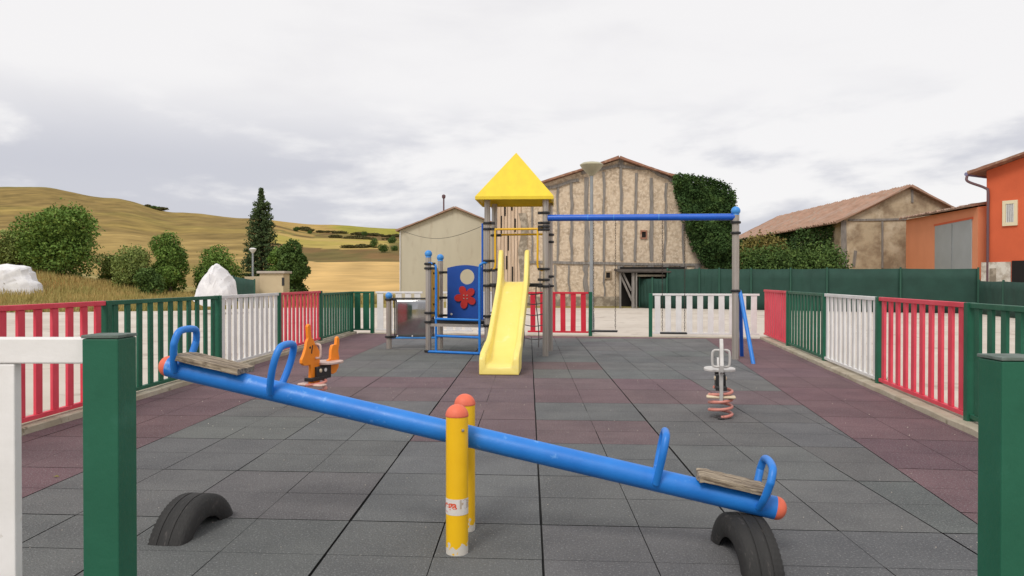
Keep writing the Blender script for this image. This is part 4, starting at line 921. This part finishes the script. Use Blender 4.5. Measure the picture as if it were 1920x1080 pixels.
# long tiled barn on the right
Y0, Y1 = 45.0, 66.0
cx = at(1582, 412, Y0); xw = cx.x; zE = cx.z; ap = at(1703, 352, Y0); re = at(1788, 388, Y0); slp = (ap.z - zE) / (ap.x - xw)
xr2 = ap.x + (ap.x - xw); g_ = [(xw, -.2), (xr2, -.2), (xr2, zE), (ap.x, ap.z), (xw, zE)]
t = thing('tiled_barn', (ap.x, 55, 0), 'long low barn with a faded red tile roof and bare plaster gable on the right', 'barn')
mb = MB(); mb.add([(x, Y0, z) for x, z in g_] + [(x - .6, Y1, z) for x, z in g_], [(0, 1, 2, 3, 4), (9, 8, 7, 6, 5)] + [(i, i + 5, (i + 1) % 5 + 5, (i + 1) % 5) for i in range(5)]); obj('wall', mb, 'adobe2', t, smooth=False)
ex = xw - .55; ez = zE - .55 * slp + .04
obj('roof', tiled((ex, Y0 - .35, ez), (ex - .6, Y1 + .3, ez), (ap.x - .6, Y1 + .3, ap.z + .04), (ap.x, Y0 - .35, ap.z + .04), pitch=.32, th=.10, amp=.06, sag=.12, seed=21), 'tileold', t, ang=60)
ex2 = xr2 + .4; obj('roof', tiled((ex2, Y0 - .35, ez), (ex2 - .6, Y1 + .3, ez), (ap.x - .6, Y1 + .3, ap.z + .04), (ap.x, Y0 - .35, ap.z + .04), pitch=.32, seed=22), 'tileold', t, ang=60)
def st2(px0, y0, px1, y1, wd, m='timber'):
    a = at(px0, y0, Y0); b = at(px1, y1, Y0); a.y = b.y = Y0 - .02; mb = MB(); mb.beam(a, b, .08, wd, up=(.01, 0, 1) if abs(b.x - a.x) > abs(b.z - a.z) else (1, 0, .01)); obj('timber', mb, m, t, smooth=False)
st2(1581, 414, 1583, 503, .30); st2(1654, 415, 1654, 503, .10); st2(1590, 413, 1700, 411, .12); st2(1710, 356, 1710, 380, .12); st2(1600, 500, 1604, 470, .16)
# ivy on its long wall
n_ = 22000; yy = rng.uniform(46.2, 65, n_); zz = rng.uniform(.6, zE - .1, n_); xx = xw - .6 * (yy - Y0) / (Y1 - Y0) - rng.uniform(.05, .7, n_) * np.clip(.7 + .4 * fbm(yy * .8, zz * .9, 3), .2, 1.3)
yy -= .9 * (zz < 3) * rng.uniform(0, 1, n_)
tag(leafmesh('climbing_ivy', np.stack([xx, yy, zz], 1), .085, 'ivy'), 'dark ivy hanging under the eaves of the long tiled barn', 'climbing plant')
# garage
G0 = (20.75, 42.0); G1 = (19.36, 33.1); gd = Vector((G1[0] - G0[0], G1[1] - G0[1], 0)); gl = gd.length; gd.normalize(); gn = Vector((-gd.y, gd.x, 0))
if gn.x > 0: gn = -gn
gp = lambda px, py: onp(px, py, G0, G1)
a = gp(1699, 412); b = gp(1834, 388); t = thing('garage', (20.5, 37.5, 0), 'low orange rendered garage with a big grey door left of the red house', 'garage')
mb = MB(); q = [(a.x, a.y), (b.x, b.y), (b.x + 8, b.y + 1.2), (a.x + 8, a.y + 1.2)]; zt_ = [a.z, b.z, b.z + 1.2, a.z + 1.2]
mb.add([(x, y, -.1) for x, y in q] + [(x, y, z_) for (x, y), z_ in zip(q, zt_)], [(0, 1, 5, 4), (1, 2, 6, 5), (2, 3, 7, 6), (3, 0, 4, 7), (4, 5, 6, 7)]); obj('wall', mb, 'peach', t, smooth=False)
mb = MB(); rr_ = [Vector((a.x, a.y, a.z)) - gd * .3 + gn * .3, Vector((b.x, b.y, b.z)) + gn * .3, Vector((b.x + 8, b.y + 1.2, b.z + 1.2)), Vector((a.x + 8, a.y + 1.2, a.z + 1.2))]
obj('roof', tiled(rr_[0] + Vector((0, 0, .02)), rr_[1] + Vector((0, 0, .02)), rr_[2] + Vector((0, 0, .05)), rr_[3] + Vector((0, 0, .05)), th=.08, amp=.03, seed=31), 'tileold', t, ang=60)
d0 = gp(1754, 424); d1 = gp(1823, 411); zt_ = (d0.z + d1.z) / 2
mb = MB(); P = [d0, d1]; o_ = gn * .03
def pane(mb, p, q, z0, z1, off, th=.04):
    p = Vector((p.x, p.y, 0)); q = Vector((q.x, q.y, 0)); c = (p + q) / 2 + gn_ * off + Vector((0, 0, (z0 + z1) / 2)); mb.obox(c, (q - p), gn_, (0, 0, 1), (q - p).length / 2, th / 2, (z1 - z0) / 2)
gn_ = gn; pane(mb, d0, d1, 0, zt_, .01); do = obj('door', mb, 'gdoor', t, smooth=False)
mb = MB(); dd = (Vector((d1.x, d1.y, 0)) - Vector((d0.x, d0.y, 0)))
for f_ in (.5,): q_ = Vector((d0.x, d0.y, 0)) + dd * f_; pane(mb, q_ - gd * .02, q_ + gd * .02, .05, zt_ - .05, .04, .02)
obj('door_seam', mb, 'galv', do, smooth=False)
mb = MB(); pane(mb, d0 - gd * .12, d1 + gd * .12, zt_, zt_ + .1, .02); obj('lintel', mb, 'rust', t, smooth=False)
# red-orange house
H0 = Vector((19.40, 33.0, 0)); H1 = Vector((22.6, 27.9, 0)); hd = (H1 - H0).normalized(); gn_ = Vector((hd.y, -hd.x, 0)); gn_ = gn_ if gn_.y < 0 or gn_.x < 0 else -gn_
hpn = lambda px, py: onp(px, py, H0, H1)
e0 = hpn(1835, 322); e1 = hpn(1920, 291); sl_ = (e1.z - e0.z) / ((e1 - e0).to_2d().length)
t = thing('red_house', (21.5, 31, 0), 'tall orange red house with a cream window and brown gutter at the right edge', 'house')
Lh = 8.0; zc0 = e0.z; zap = zc0 + sl_ * Lh / 2; back = Vector((-hd.y, hd.x, 0)); back = back if back.x > 0 else -back
P = [H0, H0 + hd * Lh / 2, H0 + hd * Lh]; mb = MB()
fr = [Vector((P[0].x, P[0].y, -.1)), Vector((P[2].x, P[2].y, -.1)), Vector((P[2].x, P[2].y, zc0)), Vector((P[1].x, P[1].y, zap)), Vector((P[0].x, P[0].y, zc0))]
bk_ = [p + back * 9 for p in fr]; mb.add(fr + bk_, [(0, 1, 2, 3, 4), (9, 8, 7, 6, 5)] + [(i, i + 5, (i + 1) % 5 + 5, (i + 1) % 5) for i in range(5)]); obj('wall', mb, 'rust', t, smooth=False)
ov = hd * .55; r0 = fr[4] - ov + Vector((0, 0, -.55 * sl_ + .02)) - back * .45; r3 = fr[3] + Vector((0, 0, .02)) - back * .45
obj('roof', tiled(r0, r0 + back * 9.8, r3 + back * 9.8, r3, th=.10, amp=.04, seed=41), 'tile', t, ang=60)
r0b = fr[2] + ov + Vector((0, 0, -.55 * sl_ + .02)) - back * .45
obj('roof', tiled(r0b, r0b + back * 9.8, r3 + back * 9.8, r3, th=.10, amp=.04, seed=42), 'tile', t, ang=60)
mb = MB(); mb.tube([r0 - hd * .06 + Vector((0, 0, .02)), r0 - hd * .06 + back * 9 + Vector((0, 0, .02))], .08, 10); obj('gutter', mb, 'gutter', t)
wc = Vector((H0.x, H0.y, 0)) + hd * .10 + gn_ * .07
mb = MB(); mb.tube(arc([r0 - hd * .02 + Vector((0, 0, -.05)), r0 + hd * .02 + Vector((0, 0, -.30)), Vector((wc.x, wc.y, zc0 - .72)) - hd * .14, Vector((wc.x, wc.y, zc0 - .95)), Vector((wc.x, wc.y, zc0 - 2)), Vector((wc.x, wc.y, .2))], 6), .055, 10); obj('downpipe', mb, 'pipe', t)
wa = hpn(1881, 377); wb = hpn(1909, 374); z0w = hpn(1881, 424).z; z1w = wa.z; wd_ = (wb - wa).to_2d().length
a0 = Vector((wa.x, wa.y, 0)); 
mb = MB()
def strip(mb, f0, f1, z0, z1, off, th): pane(mb, a0 + hd * f0, a0 + hd * f1, z0, z1, off, th)
strip(mb, 0, .13, z0w, z1w, .03, .08); strip(mb, wd_ - .13, wd_, z0w, z1w, .03, .08); strip(mb, .13, wd_ - .13, z0w, z0w + .14, .03, .08); strip(mb, .13, wd_ - .13, z1w - .14, z1w, .03, .08)
wo = obj('window', mb, 'cream', t, smooth=False); mb = MB(); strip(mb, .13, wd_ - .13, z0w + .14, z1w - .14, .012, .02); obj('pane', mb, 'glass', wo, smooth=False)
mb = MB()
for k in range(4): f_ = .13 + (wd_ - .26) * (k + .5) / 4; strip(mb, f_ - .02, f_ + .02, z0w + .14, z1w - .14, .04, .02)
obj('window_bars', mb, 'white', wo, smooth=False)
sb = hpn(1842, 492); mb = MB(); pane(mb, hpn(1842, 500), hpn(1896, 500), -.05, sb.z, .05, .09); obj('stone_base', mb, 'palestone', t, smooth=False)
mb = MB(); pane(mb, hpn(1898, 500), hpn(1960, 500), -.05, hpn(1898, 489).z, .03, .03); obj('doorway', mb, 'dark', t, smooth=False)
mb = MB(); pane(mb, hpn(1858, 500), hpn(1870, 500), .9, hpn(1866, 503).z, .10, .03); obj('vent', mb, 'stone', t, smooth=False)

# ------------------------------------------------------------------ green screen fences
def screen(P, zt, label, nm='screen_fence', posts=True, cat='fence'):
    t = thing(nm, (*P[0], 0), label, cat)
    for k in range(len(P) - 1):
        a = Vector((*P[k], 0)); b = Vector((*P[k + 1], 0)); d = b - a; nn_ = Vector((-d.y, d.x, 0)).normalized(); m_ = 20; Vv = []
        for i in range(m_ + 1):
            for j in range(5):
                zz = -.02 + (zt[k] + (zt[k + 1] - zt[k]) * i / m_ + .02) * j / 4 - (.02 * math.sin(math.pi * i / m_) if j == 4 else 0); Vv.append(a + d * i / m_ + nn_ * (.02 * math.sin(i * 1.1 + j) + .012 * math.sin(i * 2.7 + k)) * math.sin(math.pi * i / m_) + Vector((0, 0, zz)))
        mb = MB(); mb.add(Vv, [(i * 5 + j, (i + 1) * 5 + j, (i + 1) * 5 + j + 1, i * 5 + j + 1) for i in range(m_) for j in range(4)]); o = obj('screen_cloth', mb, 'screen', t); s_ = o.modifiers.new('t', 'SOLIDIFY'); s_.thickness = .012
    for k, p in enumerate(P):
        mb = MB(); mb.tube([(p[0], p[1] - .05, -.1), (p[0], p[1] - .05, zt[k] + .05)], .04, 8); obj('post', mb, 'screenpost', t)
def sx(px, Y): return ((px - 991) / F * Y, Y)
screen([sx(1250, 36.4), sx(1309, 35.6), sx(1346, 35.2), sx(1405, 34.4), sx(1478, 33.6), sx(1545, 32.8), sx(1680, 31.6), sx(1822, 30.6)], [1.83, 1.83, 1.82, 1.80, 1.79, 1.79, 1.77, 1.75], 'long tall dark green screen cloth fence in front of the barns')
screen([sx(1198, 36.95), sx(1222, 36.2), sx(1249, 36.3)], [1.38, 1.38, 1.38], 'lower green screened gate beside the dark lean-to', nm='screen_gate', cat='gate')
screen([sx(1824, 30.5), sx(1868, 27.8), sx(1935, 25), sx(2060, 22)], [1.27, 1.25, 1.22, 1.2], 'lower green screen fence at the right edge below the red house')

# ------------------------------------------------------------------ street lamps
YL = 18.75; c = at(1109, 600, YL); zt_ = at(1107, 330, YL).z
t = thing('street_lamp', (c.x, YL, 0), 'tall grey street lamp with a wide milky bowl standing at the open gateway', 'street lamp')
mb = MB(); mb.lathe([(.075, 0), (.075, .35), (.050, .5), (.038, zt_ - .1), (.042, zt_)], (c.x, YL, 0), 20); obj('pole', mb, 'galv', t)
mb = MB(); mb.lathe([(.05, zt_), (.07, zt_ + .02), (.12, zt_ + .07), (.23, zt_ + .18), (.275, zt_ + .25), (.26, zt_ + .27)], (c.x, YL, 0), 28); obj('lamp_bowl', mb, 'lampglass', t)
mb = MB(); mb.lathe([(.28, zt_ + .25), (.285, zt_ + .275), (.22, zt_ + .32), (.08, zt_ + .345)], (c.x, YL, 0), 28); obj('lamp_cover', mb, 'lampglass', t)
c = at(474, 510, 42); zt_ = at(474, 475, 42).z
t = thing('street_lamp', (c.x, 42, 0), 'small pale street lamp in front of the conifer, left of the sand coloured pillar', 'street lamp')
mb = MB(); mb.lathe([(.07, -.2), (.05, zt_)], (c.x, 42, 0), 10); obj('pole', mb, 'galv', t)
mb = MB(); mb.lathe([(.05, zt_), (.18, zt_ + .18), (.2, zt_ + .24), (.08, zt_ + .3)], (c.x, 42, 0), 16); obj('lamp_bowl', mb, 'white', t)

# ------------------------------------------------------------------ left background
a = at(492, 545, 38); b = at(536, 545, 38); zt_ = at(510, 513, 38).z
t = thing('gate_pillar', ((a.x + b.x) / 2, 38, 0), 'sand coloured pillar block with a flat capstone left of the round tree', 'pillar')
mb = MB(); mb.box(a.x, b.x, 37.6, 38.6, -.1, zt_); obj('shaft', mb, 'pillar', t, smooth=False, bevel=.01)
mb = MB(); mb.box(a.x - .12, b.x + .1, 37.5, 38.7, zt_, zt_ + .12); obj('cap', mb, 'capstone', t, smooth=False, bevel=.02)
mb = MB(); c = at(531, 528, 37.59); mb.box(c.x - .06, c.x + .06, 37.57, 37.6, c.z - .2, c.z + .2); obj('intercom_plate', mb, 'black', t, smooth=False)
a = at(462, 520, 39.5); b = at(492, 520, 38.2); mb = MB(); mb.beam((a.x, 39.5, .72), (b.x, 38.3, .72), .2, 1.55); tag(obj('garden_wall', mb, 'pillar', smooth=False), 'low sand coloured wall joining the capped pillar', 'wall')
a = at(438, 520, 39); b = at(478, 520, 37); screen([(a.x, 39), (b.x, 37)], [at(438, 518, 39).z, at(478, 525, 37).z], 'short green screen fence piece beside the white boulder', nm='screen_fence')
def rock(nm, P, Y, dy, label, cat, m='rock', seed=2, zb=-.3):
    w_ = [(at(a, b, Y).x, at(a, b, Y).z) for a, b in P]; cxm = sum(p[0] for p in w_) / len(w_); czm = sum(p[1] for p in w_) / len(w_); rs = random.Random(seed); V_ = []; fs = []; n = 40
    # dense outline
    out_ = []
    per = len(w_)
    for k in range(n):
        q = k * per / n; i = int(q); f = q - i; p, r_ = w_[i], w_[(i + 1) % per]; out_.append((p[0] + (r_[0] - p[0]) * f, p[1] + (r_[1] - p[1]) * f))
    lay = [(-1, .35), (-.93, .68), (-.7, .90), (-.3, 1.0), (.3, .97), (.8, .75), (1, .3)]
    for (l, s) in lay:
        for k, (x, z_) in enumerate(out_):
            j = 1 + .05 * float(fbm(np.array(x * 2.2 + seed), np.array(z_ * 2.6 + l * 1.5), seed)) + rs.uniform(-.012, .012); V_.append((cxm + (x - cxm) * s * j, Y + dy * l + rs.uniform(-.02, .02), max(zb, (z_ - zb) * (s * .5 + .5) * j + zb)))
    fs = [(i * n + k, i * n + (k + 1) % n, (i + 1) * n + (k + 1) % n, (i + 1) * n + k) for i in range(len(lay) - 1) for k in range(n)] + [tuple(range(n - 1, -1, -1)), tuple((len(lay) - 1) * n + k for k in range(n))]
    mb = MB(); mb.add(V_, fs); return tag(obj(nm, mb, m, ang=24), label, cat)
rock('boulder', [(368, 560), (378, 538), (392, 515), (402, 502), (412, 500), (424, 506), (434, 520), (439, 535), (442, 560)], 30, .8, 'big white peaked boulder above the white panel of the left fence', 'boulder')
rock('white_mound', [(-90, 553), (-80, 503), (-20, 498), (30, 498), (54, 500), (64, 514), (74, 532), (80, 553)], 44, 1.0, 'long low flat topped white heap above the red panel at the left edge', 'heap', seed=5, zb=at(0, 553, 44).z)
TR = 'trees and bushes beyond the left fence'
def tb(px, Y): x = (px - 991) / F * Y; return (x, Y, hz(x, Y) - .1)
def th_(px, py, Y): return at(px, py, Y).z
def T(px, Y, ytop, wpx, leaf, label, **k):
    b = tb(px, Y); return tree(k.pop('name', 'broadleaf_tree'), b, (th_(px, ytop, Y) - b[2]) / .98, .84 * wpx / F * Y, leaf, label, group=TR, **k)
T(97, 54, 386, 160, 'leaf', 'largest round green tree at the left edge in front of the hill', n=26000, size=.10, nb=22)
T(22, 56, 432, 105, 'leafl', 'lower green tree at the left edge beside the largest round tree', n=12000, size=.095)
T(312, 52, 436, 92, 'leaf', 'small rounded green tree between the largest tree and the conifer', n=13000, size=.08)
T(248, 51, 470, 105, 'leafl', 'low spreading bush left of the small rounded tree', cat='bush', name='bush', n=9000, size=.08, low=.05)
T(272, 46, 500, 60, 'leafd', 'small dark bush below the small rounded tree', cat='bush', name='bush', n=5000, size=.07, low=.05)
T(200, 58, 478, 70, 'leafl', 'little bush at the right foot of the largest tree', cat='bush', name='bush', n=5000, size=.08, low=.05)
T(405, 54, 460, 108, 'leaf', 'wide low green tree behind the white peaked boulder', n=12000, size=.08, low=.05)
T(548, 50, 449, 80, 'leafd', 'dense dark green round tree right of the conifer', n=22000, size=.08, nb=20, low=.04)
T(520, 53, 462, 60, 'leaf', 'green bushy tree squeezed between the conifer and the dense round tree', n=10000, size=.085, low=.04)
# conifer
bx = tb(487, 56); Hc = th_(487, 352, 56) - bx[2]; t = thing('conifer', bx, 'tall pointed dark conifer rising against the sky on the left', 'tree', TR)
mb = MB(); mb.tube([Vector(bx) + Vector((0, 0, -.3)), Vector(bx) + Vector((0, 0, Hc * .98))], [.16, .03], 8); obj('trunk', mb, 'bark', t)
pts = []
for k in range(60):
    f = k / 59; z_ = bx[2] + .4 + (Hc - .5) * f ** .95; R_ = 1.62 * (1 - f) ** .55 * (.38 if f > .88 else 1) + .05
    for q in range(12):
        a = rng.uniform(0, 6.28); rl = R_ * rng.uniform(.72, 1.12); m_ = int(8 + 26 * rl); s_ = rng.uniform(.1, 1, m_) ** .7
        pts.append(np.stack([bx[0] + np.cos(a) * rl * s_ + rng.normal(0, .06, m_), bx[1] + np.sin(a) * rl * s_ + rng.normal(0, .06, m_), z_ + .10 * rl * s_ ** 2 - .18 * rl * s_ + rng.normal(0, .05, m_)], 1))
leafmesh('crown', np.concatenate(pts), .075, 'conif', t)
# right side greenery
def hedge(P, leaf, label, n, size, nm='hedge', cat='hedge'):
    b = [((x, y, z_), r) for (x, y, z_, r) in P]; return tag(leafmesh(nm, blobpts(b, n), size, leaf), label, cat)
bl = []
for k in range(14):
    px = 1392 + k * 13; Y = 38 + rng.uniform(-.5, .8); x = (px - 991) / F * Y; h = th_(px, 466 if k > 1 else 470, Y); bl.append((x, Y, h * .55, (.75, .8, h * .5)))
hedge(bl, 'leafd', 'wavy green hedge above the green screen fence below the tiled barn roof', 24000, .07)
bl = []
for k, px in enumerate((1405, 1422, 1440, 1456)):
    Y = 50; x = (px - 991) / F * Y; h = th_(px, 440 + 4 * abs(k - 1.5), Y); bl.append((x, Y, h * .6, (.8, .8, h * .42)))
hedge(bl, 'leafy', 'yellowing bush between the hedge and the far end of the tiled barn', 9000, .09, 'bush', 'bush')
# scrub on the hill
for (px, Y, w_, h_, l) in ((700, 262, 16, 18, 'dark shrub on the hillside just left of the beige house roof'), (718, 243, 18, 16, 'dark shrub low on the hillside beside the beige house wall'), (683, 445, 12, 9, 'small dark shrub on the upper field edge'), (738, 250, 14, 12, 'shrub touching the beige house wall on the hillside'),
                        (554, 455, 12, 8, 'small dark shrub on the brown slope right of the conifer'), (578, 458, 9, 6, 'tiny shrub on the brown slope above the yellow green field'), (283, 540, 18, 6, 'dark scrub line on the ridge above the small tree'), (736, 330, 20, 14, 'scrubby thicket on the hill by the beige house eave')):
    b = tb(px, Y); W_ = w_ / F * Y; H_ = h_ / F * Y; o = [((b[0] + rng.uniform(-.3, .3) * W_, Y + rng.uniform(-.2, .2) * W_, b[2] + H_ * rng.uniform(.2, .6)), (W_ * .32, W_ * .3, H_ * .42)) for _ in range(5)]
    tag(leafmesh('shrub', blobpts(o, 1400), W_ * .055, 'leafd'), l, 'shrub', 'shrubs scattered on the hillside')
hr = []
for (pa_, pb2, Ya, Yb, nq) in ((640, 748, 266, 262, 16), (620, 748, 398, 386, 22), (655, 748, 455, 440, 14), (560, 640, 478, 470, 10), (268, 305, 545, 540, 6)):
    for _ in range(nq):
        u_ = rng.uniform(); px = pa_ + (pb2 - pa_) * u_; Y = Ya + (Yb - Ya) * u_ + rng.normal(0, 2.5); b = tb(px, Y); q = rng.uniform(.4, 1.5) * (Y / 300); hr.append(((b[0], b[1], b[2] + q * .25), (q * rng.uniform(1, 2.4), q, q * .5)))
tag(leafmesh('hedgerow', blobpts(hr, 26000), .38, 'scrub'), 'broken lines of dark scrub along the field edges on the hillside', 'scrub', kind='stuff')
# dry grass along the far side of the plaza
def blades(name, pts, h, m, label, kind='stuff', wdt=.012):
    n = len(pts); P = np.asarray(pts); a = rng.uniform(0, 6.28, n); lean = rng.normal(0, .25, (n, 2)); hh = h * rng.uniform(.5, 1.3, n); dx = np.stack([np.cos(a), np.sin(a), 0 * a], 1) * wdt * rng.uniform(.6, 1.4, (n, 1))
    tip = P + np.stack([lean[:, 0] * hh, lean[:, 1] * hh, hh], 1); Vv = np.stack([P - dx, P + dx, tip], 1).reshape(-1, 3)
    me = bpy.data.meshes.new(name); me.vertices.add(3 * n); me.vertices.foreach_set('co', Vv.astype(np.float32).ravel()); me.loops.add(3 * n); me.loops.foreach_set('vertex_index', np.arange(3 * n, dtype=np.int32)); me.polygons.add(n)
    me.polygons.foreach_set('loop_start', (np.arange(n) * 3).astype(np.int32)); me.update(calc_edges=True); me.materials.append(M[m]); o = bpy.data.objects.new(name, me); link(o); ORG[o.name] = Vector((0, 0, 0)); return o
pts = []
while len(pts) < 26000:
    Y = rng.uniform(30.5, 56); px = rng.uniform(-80, 745); x = (px - 991) / F * Y
    if inpoly(x, Y, PLZ) : continue
    pts.append((x, Y, hz(x, Y) - .03))
tag(blades('dry_grass', pts, .38, 'blade', '', wdt=.03), 'dry yellow green grass along the bank beyond the left fence', 'grass', kind='stuff')
pts = []
for k in range(70):
    pts.append((-2.3 + rng.uniform(-3.0, 4.6), BACK(-1) + rng.uniform(6, 9), -.03))
g = gnd(1640, 722); pts = [(g.x + rng.normal(.06, .035), g.y + rng.normal(0, .05), .03) for _ in range(60)]
tag(blades('weed', pts, .13, 'weed', '', wdt=.010), 'small green weed sprouting from the kerb below the right red panel', 'weed')
# tiny bits lying on the floor
g = gnd(105, 895); mb = MB(); mb.add([(g.x - .02, g.y, .004), (g.x, g.y - .012, .008), (g.x + .022, g.y + .003, .004), (g.x, g.y + .012, .012)], [(0, 1, 2, 3)]); lf_ = obj('fallen_leaf', mb, 'leafy'); tag(lf_, 'small yellow fallen leaf on the maroon tiles at the left', 'leaf')

# grit and crumbs of rubber lying on the tiles
mb = MB()
for k in range(420):
    Y = 3.0 + 9 * rng.uniform() ** 2; X = rng.uniform(-3.6, KERBR(Y) - .1); q = rng.uniform(.0012, .0042) * (1 if Y < 6 else 1.5); a = rng.uniform(0, 6.28)
    mb.add([(X + q * math.cos(a), Y + q * math.sin(a), .001), (X + q * math.cos(a + 2.1), Y + q * math.sin(a + 2.1), .001), (X + q * math.cos(a + 4.2), Y + q * math.sin(a + 4.2), .001), (X, Y, q * 1.2)], [(0, 1, 3), (1, 2, 3), (2, 0, 3), (0, 2, 1)])
tag(obj('grit', mb, 'plaza', smooth=False), 'pale grit scattered over the rubber tiles', kind='stuff')
